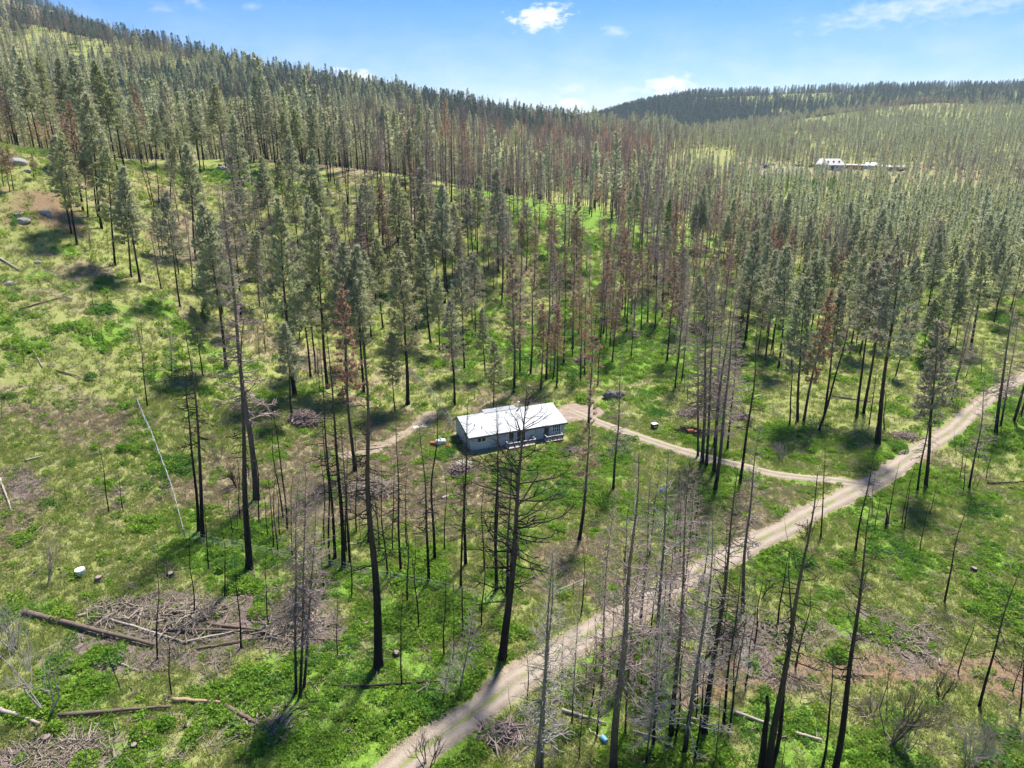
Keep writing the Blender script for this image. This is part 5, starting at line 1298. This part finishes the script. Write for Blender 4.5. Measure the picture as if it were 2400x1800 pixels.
def deck(x0, x1, dep, zt):
    d = MB()
    for i in range(int(dep / .155)): d.box(x0, x1, -dep + .155 * i, -dep + .155 * i + .145, zt - .04, zt)
    dk = MB().box(x0 + .03, x1 - .03, -dep + .04, -.02, zt - .2, zt - .042).build('deck', MAT['deck_wood'], house); d.build('deck_floor', MAT['deck_pale'], dk)
    n = max(3, int((x1 - x0) / .95) + 1)
    for i in range(n):
        xx = x0 + .05 + (x1 - x0 - .1) * i / (n - 1); MB().box(xx - .045, xx + .045, -dep - .09, -dep - .002, -.5, zt + .95).build('post', MAT['deck_wood'], dk)
    for xx in (x0, x1 - .09): MB().box(xx - .002, xx + .088, -.45, -.36, -.5, zt + .95).build('post', MAT['deck_wood'], dk)
    for zz in (.32, .62): MB().box(x0 - .01, x1 + .01, -dep - .13, -dep - .092, zt + zz, zt + zz + .1).build('rail', MAT['deck_wood'], dk)
    MB().box(x0 - .08, x1 + .08, -dep - .15, -dep + .03, zt + .951, zt + 1.0).build('handrail', MAT['deck_pale'], dk)
    for xx in (x0 - .06, x1 - .06): MB().box(xx, xx + .13, -dep + .031, -.08, zt + .951, zt + 1.0).build('handrail', MAT['deck_pale'], dk)
    return dk
dk1 = deck(6.0, 10.9, 1.9, .6); dk2 = deck(13.1, 16.1, 1.7, .55)
for i in range(3): MB().box(12.1 - .32 * i, 12.4 - .32 * i, -1.6, -.5, .36 - .2 * i - .05, .36 - .2 * i).build('step', MAT['deck_wood'], dk2)
# ------------------------------------------------------------------ fences
MAT['galv'] = plain('galvanised', (.5, .52, .53), .5, .4, .3, .3, 2); MAT['post_wood'] = plain('post_wood', (.2, .165, .14), .9, .1, 0, .6, 3); MAT['green_mesh'] = plain('green_mesh', (.3, .36, .34), .6, .3, 0, .4, 3)
def fence(name, line, hgt, step, label, post_m, rail_r, wires, mesh_step=None, rail_m=None, dense=1):
    q = resample(line, .5); q = q if len(q) > 2 else np.array(line); z = sheet(q[:, 0], q[:, 1]); p3 = np.c_[q, z]
    root = tag(empty(name, (q[0, 0], q[0, 1], z[0])), label, 'fence'); o = p3[0]
    for i in range(0, len(q), max(1, int(step / .5))):
        a = p3[i] - o; MB().tube([a + (0, 0, -.3), a + (0, 0, hgt + .08)], [.05, .045], 6).build('post', post_m, root)
    if rail_r: MB().tube(p3 - o + (0, 0, hgt), np.full(len(q), rail_r), 6).build('top_rail', rail_m or MAT['galv'], root)
    for w in wires: MB().tube(p3 - o + (0, 0, w), np.full(len(q), .014), 4).build('wire', rail_m or MAT['galv'], root)
    if mesh_step:
        b = TB(); L = np.arange(len(q)) * .5; s = 0.0
        while s < L[-1] - hgt:
            for dr in (0, hgt): 
                a = np.array([np.interp(s + dr, L, p3[:, m]) for m in range(3)]) - o; c = np.array([np.interp(s + hgt - dr, L, p3[:, m]) for m in range(3)]) - o
                b.tube(np.array([a + (0, 0, .04), c + (0, 0, hgt - .03)]), np.array([.008, .008]) * dense, 3)
            s += mesh_step
        tag(link('mesh', b.mesh('mesh', (rail_m or MAT['galv'],)), root), kind='stuff')
    return root
fence('wire_fence', FENCE_A, 1.25, 3, 'grey galvanised wire fence climbing the open left slope', MAT['post_wood'], .025, (.3, .65, .95), .8)
fence('wire_fence', FENCE_B, 1.2, 4, 'thin wire fence crossing the undergrowth in front of the house', MAT['post_wood'], .012, (.35, .75), 2.0)
fence('wire_fence', FENCE_C, 1.2, 2, 'short wire fence stub beside the road below the house', MAT['post_wood'], .02, (.4, .8), 1.2)
fence('chain_link_fence', FENCE_H, 1.75, 2.5, 'tall chain-link fence running uphill from the house corner', MAT['galv'], .03, (.1,), .4, MAT['green_mesh'], .7)
# ------------------------------------------------------------------ rocks, logs, stumps, brush
def rock_mesh(seed, m, flat=.6):
    import bmesh
    g = np.random.RandomState(seed); b = bmesh.new(); bmesh.ops.create_icosphere(b, subdivisions=3, radius=1)
    pl = unit(g.normal(size=(11, 3))); off = g.uniform(.62, .95, 11)
    for v in b.verts:
        c = np.array(v.co)
        for n_, o_ in zip(pl, off):
            t = c @ n_ - o_
            if t > 0: c = c - n_ * t * .92
        c = c * (1 + .06 * math.sin(7 * c[0] + seed) * math.sin(6 * c[1] + 2 * c[2])); v.co = (c[0] * 1.15, c[1] * .9, c[2] * flat)
    me = bpy.data.meshes.new('rock'); b.to_mesh(me); b.free(); me.materials.append(m); return me
RM = [rock_mesh(i, MAT['rock'] if i < 4 else MAT['rock_dark'], .7 + .07 * i) for i in range(6)]
SIDE = lambda x, y: 'on the left slope' if x / y < -.5 else 'on the left knoll crest' if x / y < -.22 else 'on the middle crest' if x / y < -.02 else 'in the middle clearing'
fam = {}
for r_ in ROCKS: fam.setdefault(SIDE(*r_[:2]), []).append(r_)
for wh, rs in fam.items():
    rs.sort(key=lambda r_: r_[0] / r_[1])
    for n_, (x, y, s_) in enumerate(rs):
        o = link('rock', RM[rt.randrange(5)]); o.location = (x, y, gz(x, y) + s_ * .05); o.scale = (s_ * .7, s_ * .55, s_ * .6); o.rotation_euler = (rt.uniform(-.2, .2), rt.uniform(-.2, .2), rt.uniform(0, 6.28))
        tag(o, f'grey granite rock, {ordinal(n_)} from the left of those {wh}', 'rock', 'granite rocks on the slopes')
x, y = SPOT['boulder']; bo = link('boulder', rock_mesh(41, MAT['rock_dark'], .95)); bo.location = (x, y, gz(x, y) + .65); bo.scale = (1.45, 1.1, 1.25); tag(bo, 'dark grey boulder beside the dirt track behind the house', 'boulder')
bo2 = link('boulder', rock_mesh(44, MAT['rock_dark'], .95)); bo2.location = (x + 1.8, y + .3, gz(x + 1.8, y + .3) + .5); bo2.scale = (1.1, .95, 1.1); tag(bo2, 'smaller dark boulder leaning against the larger one behind the house', 'boulder')
LOGLAB = {'L1': ('charred log lying through the slash at the left edge', 'log'), 'L2': ('bleached log propped across the larger charred log', 'log_pale'), 'L3': ('long straight pole in the middle slash heap', 'log'), 'L4': ('long grey log stretching right from the slash heap', 'log'), 'L5': ('long thin pole lying over the creek', 'log'), 'L6': ('weathered log poking in from the left edge', 'log_pale'), 'L7': ('long brown log below the bare forked trees', 'log'), 'L8': ('short tan cut log in the nearest log row', 'cut_wood'), 'L9': ('brown log slanting down at the end of the log row', 'log'), 'L10': ('bleached pole fanned beneath the middle slash heap', 'log_pale'), 'L11': ('thin pole fanned out below the middle slash heap', 'log'), 'L12': ('pale split log at the back of the slash', 'log_pale'), 'L13': ('short pale log standing off the middle brush pile', 'log_pale'), 'L14': ('slim curved pole in bright green undergrowth', 'log_pale'), 'L15': ('fallen pole across the undergrowth left of the road', 'log_burnt'), 'L16': ('white barkless log in undergrowth right of the road', 'log_pale'), 'L17': ('short white log piece behind the tall burnt tree', 'log_pale'), 'L18': ('pale straight log beside the thick dead trunk', 'log_pale'), 'L19': ('burnt log in the grass at the right edge', 'log_burnt'), 'L20': ('pale log at the top of the open left slope', 'log_pale'), 'L21': ('long grey log high on the open left slope', 'log'), 'L22': ('upright-leaning pale pole on the left slope', 'log_pale'), 'L23': ('grey log lying beside a green shrub on the slope', 'log'), 'L24': ('pale short log on the bare dry slope', 'log_pale'), 'L25': ('long pale log at the left edge of the dry slope', 'log_pale'), 'L26': ('dark log lying under the pines above the junction', 'log'), 'L27': ('short sawn log below the dirt patch by the house', 'log_pale'), 'L28': ('weathered log to the right of the house deck', 'log_pale'), 'L29': ('thin grey pole lying below the house fence', 'log'), 'L30': ('thick fallen trunk among the knoll rocks', 'log'), 'L31': ('charred log below another at the right edge', 'log_burnt'), 'L32': ('short pole at the near road edge', 'log'), 'L33': ('slim dark pole on the bare skid trail', 'log_burnt'), 'L34': ('broken pale pole near the bottom road-side trees', 'log_pale')}
for (k_, x0, y0, x1, y1, r_) in LOGS:
    g = np.random.RandomState(int(k_[1:])); n_ = 9; t = np.linspace(0, 1, n_); xs = x0 + (x1 - x0) * t; ys = y0 + (y1 - y0) * t; L = math.hypot(x1 - x0, y1 - y0)
    zs = sheet(xs, ys); zs = np.maximum(zs, np.interp(t, [0, 1], [zs[0], zs[-1]])) + r_ * .8 + .08; o = np.array((xs[0], ys[0], zs[0]))
    P3 = np.c_[xs, ys, zs] - o + g.normal(size=(n_, 3)) * np.array((.012, .012, .004)) * L ** .5
    root = tag(empty('fallen_log', tuple(o)), LOGLAB[k_][0], 'log', 'fallen logs'); MB().tube(P3, r_ * np.linspace(1.1, .6, n_) * (1 + g.uniform(-.08, .08, n_)), 8).build('trunk', MAT[LOGLAB[k_][1]], root, True)
    for _ in range(int(2 + L / 2.5)):
        u = g.uniform(.25, .98); c = np.array([np.interp(u, t, P3[:, m]) for m in range(3)]); d = unit(np.r_[g.normal(size=2), abs(g.normal()) * .7]) * g.uniform(.25, 1.0); MB().tube([c, c + d * .6, c + d + g.normal(size=3) * .08], [.035, .025, .01], 4).build('branch_stub', MAT[LOGLAB[k_][1]], root)
def stump(key, r_, h_, m, label):
    x, y = SPOT[key]; root = tag(empty('stump', (x, y, gz(x, y))), label, 'stump', 'tree stumps'); g = np.random.RandomState(hash(key) % 1000 if False else len(label)); 
    MB().tube([(0, 0, -.2), (0, 0, .08), (0, 0, h_ * .6), (.02, .01, h_)], [r_ * 1.5, r_ * 1.2, r_, r_ * .96], 11).build('bark', m, root); MB().tube([(.02, .01, h_ + .004), (.02, .01, h_ + .02)], [r_ * .88, r_ * .86], 11).build('cut_face', MAT['cut_grey'], root)
stump('stumpA', .38, .55, MAT['log'], 'brown stump right of the white bucket'); stump('stumpB', .4, .5, MAT['log_burnt'], 'charred stump above the middle slash heap'); stump('stumpC', .28, .5, MAT['log_burnt'], 'small burnt stump near the bottom bright green bush'); stump('stumpD', .4, .35, MAT['log'], 'broad brown stump in the bottom left slash'); stump('stumpE', .36, .32, MAT['log_burnt'], 'pale-topped stump below the tan cut log'); stump('stumpF', .35, .4, MAT['log_burnt'], 'burnt stump beside the tall black tree left of the road'); stump('stumpG', .36, .4, MAT['log_burnt'], 'black stump in the grass beside the leaning burnt pole')
def brush(key, w, h_, n, label, m='twig_brown', L=2.4, d=None):
    x, y = SPOT[key]; g = np.random.RandomState(len(label) * 3 + n); root = tag(empty('brush_pile', (x, y, gz(x, y))), label, 'brush pile', 'brush piles'); b = TB(); d = d or w * .7
    for _ in range(n):
        q = g.normal(size=2) * .42; u = math.exp(-(q @ q) * 1.2); c = np.array((q[0] * w / 2 * 1.3, q[1] * d / 2 * 1.3, g.uniform(0.02, 1) * h_ * u)); a = g.uniform(0, 6.28); l = L * g.uniform(.3, 1)
        dv = np.array((math.cos(a), math.sin(a), g.normal() * .28)) * l / 2; p0, p1 = c - dv, c + dv; p0[2] = max(.02, p0[2]); p1[2] = max(.02, p1[2])
        b.tube(np.array([p0, c + g.normal(size=3) * .08, p1]), np.array([.055, .045, .02]) * (g.uniform(.4, 1.3) if g.uniform() < .9 else g.uniform(1.6, 2.6)), 4)
    tag(link('sticks', b.mesh('sticks', (MAT[m],)), root), kind='stuff')
brush('pile1', 5.0, 2.4, 520, 'tall tangled brush pile standing on the slope left of the house'); brush('pile2', 7.5, 1.7, 620, 'broad grey brush pile left of the house front', 'stick'); brush('pile3', 4.5, 1.2, 240, 'low brush pile among trunks behind the house'); brush('pile4', 6.5, 1.1, 420, 'dark brush pile above the driveway', 'twig_brown', 1.5); brush('pile5', 3.5, 1.0, 220, 'small dark brush pile right of the driveway clump', 'twig_brown', 1.4); brush('pile6', 5.0, .8, 320, 'charred wood heap around the rusty barrel', 'twig_burnt')
brush('pile7', 9.9, 0.30, 352, 'flat slash bed in the bottom left corner', 'stick', 1.8); brush('pile8', 8.2, 0.66, 308, 'middle slash heap of bleached branches', 'stick', 2.8); brush('pile9', 7.7, 0.78, 308, 'slash heap behind the bare three-stemmed tree', 'stick', 2.8); brush('pile10', 7.2, 0.54, 211, 'left slash heap behind the charred log', 'stick', 2.6); brush('pile11', 4.0, .8, 180, 'small twig heap beside the road bend', 'twig_brown'); brush('pile12', 7.7, 0.36, 184, 'grey slash heap in the undergrowth far right', 'stick', 1.8); brush('pile13', 6.6, 0.36, 184, 'grey slash heap right of the road', 'stick', 1.8); brush('pile14', 4.0, .7, 220, 'low branch heap right of the house deck', 'stick', 2.0); brush('pile15', 3.4, 1.1, 240, 'twig pile against the house front corner', 'twig_brown', 2.2); brush('pile16', 4.5, .7, 260, 'reddish brushwood heap below the road', 'twig_brown', 2.2); brush('pile17', 6.1, 0.42, 158, 'slash around the slanting log at the bottom', 'stick', 2.0)
# ------------------------------------------------------------------ bare shrubs and leafy bushes
def shrub_mesh(seed, h, stems, m, spread_=.45, depth=3, r0=.05):
    g = np.random.RandomState(seed); b = TB()
    def grow(o, d, l, r, lev):
        c = np.array([o, o + d * l * .5 + g.normal(size=3) * l * .05, o + unit(d + np.array((0, 0, .15))) * l]); b.tube(c, np.array([r, r * .8, r * .55]), 4 if lev == 0 else 3)
        if lev >= depth: return
        for _ in range(g.randint(3, 5)):
            u = g.uniform(.35, 1); q = c[0] + (c[2] - c[0]) * u; grow(q, unit(d + g.normal(size=3) * .5 + np.array((0, 0, .2))), l * g.uniform(.45, .75), r * .5, lev + 1)
    for s_ in range(stems):
        a = g.uniform(0, 6.28); grow(np.array((math.cos(a) * .25, math.sin(a) * .25, -.1)), unit(np.array((math.cos(a) * spread_, math.sin(a) * spread_, 1.0))), h * g.uniform(.38, .55), r0, 0)
    return b.mesh('stems', (MAT[m],))
for key, h_, st, m, lb in (('bare1', 9.5, 8, 'twig_limb', 'large bare many-stemmed shrub at the bottom right'), ('bare2', 5.5, 5, 'twig_brown', 'smaller bare shrub at the foot of the large one'), ('bare3', 11, 4, 'twig_pale', 'forked bare pale tree with blackened foot at the bottom left'), ('bare4', 4.2, 6, 'twig_brown', 'grey bare shrub left of the two burnt trunks'), ('bare5', 4.5, 9, 'twig_burnt', 'dark dense shrub behind the largest left burnt tree'), ('bare6', 5, 10, 'twig_pale', 'pale twiggy bush in the bottom right corner'), ('bare7', 4, 8, 'twig_pale', 'grey twiggy bush above the driveway bend'), ('bare8', 4.5, 5, 'twig_burnt', 'thin dark saplings at the near edge of the road'), ('bare9', 4, 5, 'twig_burnt', 'low arching burnt shrub right of the bare bush'), ('bare10', 6.5, 8, 'twig_pale', 'bleached twiggy thicket at the left edge'), ('bare11', 3.6, 4, 'twig_burnt', 'charred forked shrub just right of the road'), ('bare12', 3.2, 5, 'twig_brown', 'small bare shrub left of the large bottom right one'), ('bare13', 3, 8, 'twig_brown', 'brown twiggy bush among trunks behind the house'), ('bare14', 2.8, 6, 'twig_brown', 'low brown bush in the clearing behind the house'), ('bare15', 3.6, 5, 'twig_burnt', 'thin burnt shrub beside the road below the junction'), ('bare16', 7, 3, 'twig_brown', 'thin-stemmed bare tree above the white bucket')):
    x, y = SPOT[key]; root = tag(empty('bare_shrub', (x, y, gz(x, y)), len(lb)), lb, 'shrub', 'bare shrubs'); link('stems', shrub_mesh(len(lb) + st, h_, st, m, .4, 4 if key in ('bare1', 'bare6', 'bare2') else 3, .03 + .005 * h_), root)
for key, w, lb in (('bush1', 1.5, 'round bright green bush at the bottom beside the small stump'), ('bush2', 1.5, 'bright green bush at the bottom edge'), ('bush3', 1.6, 'pale green bush left of the slash heaps'), ('bush4', 1.5, 'light green bush right of the middle slash heap'), ('bush5', 1.1, 'small green bush below the tan cut log'), ('bush6', 2.4, 'spreading dark green bush beside the boulder track'), ('bush7', 1.7, 'dark green bush at the road bend'), ('bush8', 1.2, 'small dark green bush on the open left slope'), ('bush9', .9, 'small green bush inside the chain-link fence'), ('bush10', 1.0, 'small leafy bush by the weathered left log'), ('bush11', 1.3, 'rounded green bush on the slash right of the road'), ('bush12', 1.2, 'yellow-green bush left of the wire fence'), ('bush13', 1.8, 'dark green bush by the road at the right edge')):
    x, y = SPOT[key]; o = link('green_bush', forb_proto(len(lb), MAT['forb_dark'] if 'dark' in lb else MAT['forb'], w * .8, w * .95, 420, .22)); o.location = (x, y, gz(x, y)); tag(o, lb, 'bush', 'green bushes')
# ------------------------------------------------------------------ things lying about
MAT['white_plastic'] = plain('white_plastic', (.78, .78, .76), .5, .3, 0, .12); MAT['rust'] = plain('rust', (.36, .11, .05), .85, .2, 0, .8, 2.5); MAT['red_paint'] = plain('red_paint', (.5, .05, .03), .5, .4, 0, .4); MAT['black_steel'] = plain('black_steel', (.02, .02, .022), .5, .4, 0, .3); MAT['blue_plastic'] = plain('blue_plastic', (.16, .42, .75), .45, .4, 0, .3)
def at(key, rz=0.0, up=0.0): x, y = SPOT[key]; return empty('x', (x, y, gz(x, y) + up), rz)
def nm(o, name): o.name = name; return o
t = nm(at('tank', .3), 'storage_tank'); tag(t, 'white rounded tank lying left of the house', 'tank')
MB().tube([(-.95, 0, .62), (-.85, 0, .62), (-.7, 0, .62), (.7, 0, .62), (.85, 0, .62), (.95, 0, .62)], [.12, .36, .5, .5, .36, .12], 16).build('body', MAT['white_plastic'], t, True)
for xx in (-.55, .55): MB().box(xx - .08, xx + .08, -.4, .4, -.05, .2).build('foot', MAT['galv'], t)
MB().tube([(0, 0, 1.1), (0, 0, 1.28)], [.18, .16], 10).build('valve_dome', MAT['galv'], t)
t = nm(at('rustbox', -.2), 'wheelbarrow'); tag(t, 'rusty red wheelbarrow left of the white tank', 'wheelbarrow')
MB().prism([(-.55, .55), (.55, .62), (.75, .35), (.3, .2), (-.4, .22)], 'y', -.35, .35).build('tray', MAT['rust'], t); MB().tube([(.85, -.06, .22), (.85, .06, .22)], [.22, .22], 14).build('wheel', MAT['black_steel'], t)
for yy in (-.28, .28): MB().tube([(.85, yy * .3, .22), (-.3, yy, .36), (-1.1, yy, .6)], [.025, .025, .025], 6).build('handle', MAT['deck_wood'], t); MB().tube([(-.3, yy, .34), (-.45, yy, -.05)], [.025, .025], 6).build('leg', MAT['black_steel'], t)
t = nm(at('redcart', .8), 'garden_tiller'); tag(t, 'small red garden machine near the house corner', 'garden machine')
MB().box(-.4, .3, -.25, .25, .3, .62).box(-.15, .2, -.18, .18, .621, .85).build('body', MAT['red_paint'], t)
for yy in (-.34, .34): MB().tube([(.05, yy - .06, .24), (.05, yy + .06, .24)], [.25, .25], 14).build('wheel', MAT['black_steel'], t); MB().tube([(-.35, yy * .6, .55), (-1.0, yy * .75, .95)], [.022, .022], 6).build('handle', MAT['black_steel'], t)
t = nm(at('pallet', .5), 'scrap_board'); tag(t, 'pale scrap boards strewn in front of the house corner', 'scrap boards')
for i in range(7): MB().box(-1.5 + .07 * i, 1.0 + .1 * i, -1.0 + .32 * i, -.72 + .32 * i, .05 + .012 * i, .085 + .012 * i).build('board', MAT['deck_pale'], t)
t = nm(at('board', .35), 'plywood_sheet'); tag(t, 'white plywood sheet lying on the dirt left of the house', 'board'); MB().box(-1.2, 1.2, -.6, .6, .06, .09).build('sheet', MAT['white_plastic'], t); MB().box(-1.1, 1.1, -.05, .05, .0, .058).build('batten', MAT['deck_wood'], t)
t = nm(at('stove', .4), 'metal_box'); tag(t, 'black box with white top standing in the grass above the driveway', 'box'); MB().box(-.48, .48, -.4, .4, .12, .92).build('body', MAT['black_steel'], t); MB().box(-.52, .52, -.44, .44, .921, 1.0).build('top', MAT['white_plastic'], t); MB().box(-.3, .3, -.43, -.402, .3, .7).build('door', MAT['galv'], t)
for xx in (-.4, .4):
    for yy in (-.32, .32): MB().box(xx - .04, xx + .04, yy - .04, yy + .04, -.1, .119).build('leg', MAT['black_steel'], t)
t = nm(at('rust', .2, .35), 'rusty_barrel'); tag(t, 'rusty orange barrel lying on the charred wood heap', 'barrel'); MB().tube([(-.55, 0, .3), (-.53, 0, .3), (-.2, 0, .3), (-.18, 0, .3), (.18, 0, .3), (.2, 0, .3), (.53, 0, .3), (.55, 0, .3)], [.36, .38, .36, .385, .385, .36, .38, .36], 16).build('body', MAT['rust'], t); MB().box(.6, 1.2, -.3, .35, .05, .3).build('crushed_side', MAT['rust'], t)
t = nm(at('bluebarrel', 2.2, .1), 'blue_barrel'); t.scale = (.75, .75, .75); tag(t, 'blue plastic barrel tipped over in the roadside undergrowth', 'barrel'); MB().tube([(-.45, 0, .3), (-.4, 0, .3), (-.1, 0, .3), (.1, 0, .3), (.4, 0, .3), (.45, 0, .3)], [.24, .29, .3, .3, .29, .24], 14).build('body', MAT['blue_plastic'], t, True); MB().tube([(.45, 0, .3), (.5, 0, .3)], [.12, .1], 10).build('cap', MAT['white_plastic'], t)
MB().tube([(.5, 0, .25), (1.0, .2, .12), (1.4, .1, .1), (1.9, .4, .08), (2.3, .2, .06)], [.035] * 5, 6).build('hose', MAT['white_plastic'], t)
t = nm(at('bluebag', .3), 'blue_jug'); tag(t, 'small blue water jug in the grass below the driveway', 'jug'); MB().tube([(0, 0, 0), (0, 0, .05), (0, 0, .5), (0, 0, .62), (0, 0, .7)], [.2, .24, .24, .14, .07], 12).build('body', MAT['blue_plastic'], t, True); MB().tube([(0, 0, .7), (0, 0, .76)], [.06, .06], 10).build('cap', MAT['white_plastic'], t)
t = nm(at('bucket', .1), 'white_bucket'); tag(t, 'white tub standing alone in the left undergrowth', 'bucket'); MB().tube([(0, 0, -.05), (0, 0, .7), (0, 0, .72)], [.5, .5, .5], 18).build('body', MAT['white_plastic'], t, True); MB().tube([(0, 0, .721), (0, 0, .79)], [.54, .54], 18).build('lid', MAT['white_plastic'], t); MB().tube([(-.5, 0, .6), (-.4, -.3, .4), (0, -.52, .3), (.4, -.3, .4), (.5, 0, .6)], [.015] * 5, 5).build('handle', MAT['galv'], t)
# ------------------------------------------------------------------ the far homestead
MAT['barn_roof'] = plain('barn_roof', (.27, .255, .26), .5, .3, 0, .12); MAT['barn_wall'] = plain('barn_wall', (.5, .45, .43), .8, .2, 0, .2); MAT['red_wall'] = plain('red_wall', (.42, .12, .08), .8, .2, 0, .3); MAT['teal_wall'] = plain('teal_wall', (.35, .55, .52), .8, .2, 0, .2); MAT['tan_wall'] = plain('tan_wall', (.45, .38, .32), .8, .2, 0, .2); MAT['dark_opening'] = plain('dark_opening', (.02, .02, .022), .8, .2)
def building(name, loc, rz, L, D, H_, rise, wm, rm_, label, wins, doors=(), hip=0.0):
    x, y = loc; b = tag(empty(name, (x, y, gz(x, y) - .1), rz), label, 'building'); e = .5
    MB().box(-L / 2, L / 2, -D / 2, D / 2, -1.2, H_).build('wall', wm, b)
    V = [(-L / 2 - e, -D / 2 - e, H_), (L / 2 + e, -D / 2 - e, H_), (L / 2 + e, D / 2 + e, H_), (-L / 2 - e, D / 2 + e, H_), (-L / 2 - e + hip, 0, H_ + rise), (L / 2 + e - hip, 0, H_ + rise)]; V = [(a, c, z + .02) for a, c, z in V]
    r = link('roof', make_mesh('roof', V, [(0, 1, 5, 4), (1, 2, 5), (2, 3, 4, 5), (3, 0, 4), (3, 2, 1, 0)], (rm_,)), b)
    for (u, z, w, h_) in wins:
        wd = MB().box(u - w / 2, u + w / 2, -D / 2 - .06, -D / 2 - .002, z, z + h_).build('window', MAT['trim_white'], b); MB().box(u - w / 2 + .1, u + w / 2 - .1, -D / 2 - .08, -D / 2 - .061, z + .1, z + h_ - .1).build('pane', MAT['glass'], wd)
    for (u, w, h_) in doors: MB().box(u - w / 2, u + w / 2, -D / 2 - .07, -D / 2 - .003, 0, h_).build('door', MAT['dark_opening'], b)
    return b, r
BZ = -.28
b, r = building('barn', BARN, BZ, 21, 12, 3.2, 4.6, MAT['barn_wall'], MAT['barn_roof'], 'large pale-roofed house-barn at the far homestead', [(-8, 1.0, 1.4, 1.2), (-5, 1.0, 1.4, 1.2), (-2, 1.0, 1.4, 1.2), (5, 1.0, 1.4, 1.2), (8, 1.0, 1.4, 1.2)], [(2, 2.6, 2.6)], 3.5)
for u in (-1.5, 2.5, 6.5): MB().box(u - .6, u + .6, -3.6, -2.8, 5.2, 6.2).build('skylight', MAT['dark_opening'], r)
building('red_shed', REDSHED, BZ, 12, 6, 3.2, 1.0, MAT['red_wall'], MAT['barn_wall'], 'low red shed right of the large barn', [(-3, 1.1, 1.2, 1.1)], [(2, 2.5, 2.4)])
building('small_shed', SHED, BZ, 11, 7, 2.8, 2.0, MAT['teal_wall'], MAT['roof_white'], 'small shed with bright white roof at the homestead', [(-2, 1.0, 1.2, 1.1)], [(2.5, 2.4, 2.2)], 2.0)
building('long_house', LONG, BZ, 20, 7, 2.6, 1.5, MAT['tan_wall'], MAT['barn_roof'], 'long low tan building farthest right at the homestead', [(-9, 1.0, 1.5, 1.2), (-5, 1.0, 1.5, 1.2), (3, 1.0, 1.5, 1.2), (8, 1.0, 1.5, 1.2)], [(-1, 1.2, 2.1), (5.5, 3, 2.3)])
MAT['car_white'] = plain('car_white', (.75, .75, .76), .3, .5, 0, .05); MAT['car_silver'] = plain('car_silver', (.45, .47, .5), .3, .5, .4, .05); MAT['car_dark'] = plain('car_dark', (.035, .04, .05), .3, .5, 0, .1)
CL_ = ['white pickup leftmost at the homestead yard', 'silver car second from the left in the yard', 'dark car leftmost in the row beside the barn', 'white car in the row left of the barn', 'dark car in the middle of the parked row', 'silver car nearest the barn in the parked row', 'white car parked in front of the barn', 'dark car nearest the forest edge of the yard']
for n_, (x, y, c) in enumerate(CARS):
    cr = tag(empty('parked_car', (x, y, gz(x, y) + .05), BZ + (.2 if n_ % 2 else -.15)), CL_[n_], 'car', 'cars parked at the homestead'); m = MAT['car_' + c]
    MB().prism([(-2.3, .35), (2.3, .35), (2.35, .75), (1.5, .98), (.95, 1.0), (.4, 1.5), (-1.2, 1.52), (-1.9, 1.02), (-2.3, .98)], 'y', -.88, .88).build('body', m, cr)
    for s_ in (-.885, .865): MB().prism([(.8, 1.02), (.34, 1.44), (-1.15, 1.46), (-1.65, 1.04)], 'y', s_, s_ + .02).build('window', MAT['glass'], cr)
    for xx in (-1.45, 1.45):
        for yy in (-.8, .8): MB().tube([(xx, yy - .12, .33), (xx, yy + .12, .33)], [.34, .34], 12).build('wheel', MAT['black_steel'], cr)

# ------------------------------------------------------------------ air
hb = MB().box(-2600, 3000, -420, 3400, -60, 420); k = NT('haze')
pv = k.n.new('ShaderNodeVolumePrincipled'); pv.inputs['Color'].default_value = (.72, .84, 1.0, 1); pv.inputs['Density'].default_value = .00009; pv.inputs['Anisotropy'].default_value = .2
k.l.new(pv.outputs[0], k.out.inputs['Volume']); tag(hb.build('haze', k.m), 'thin bluish summer haze in the air', 'haze', kind='stuff')
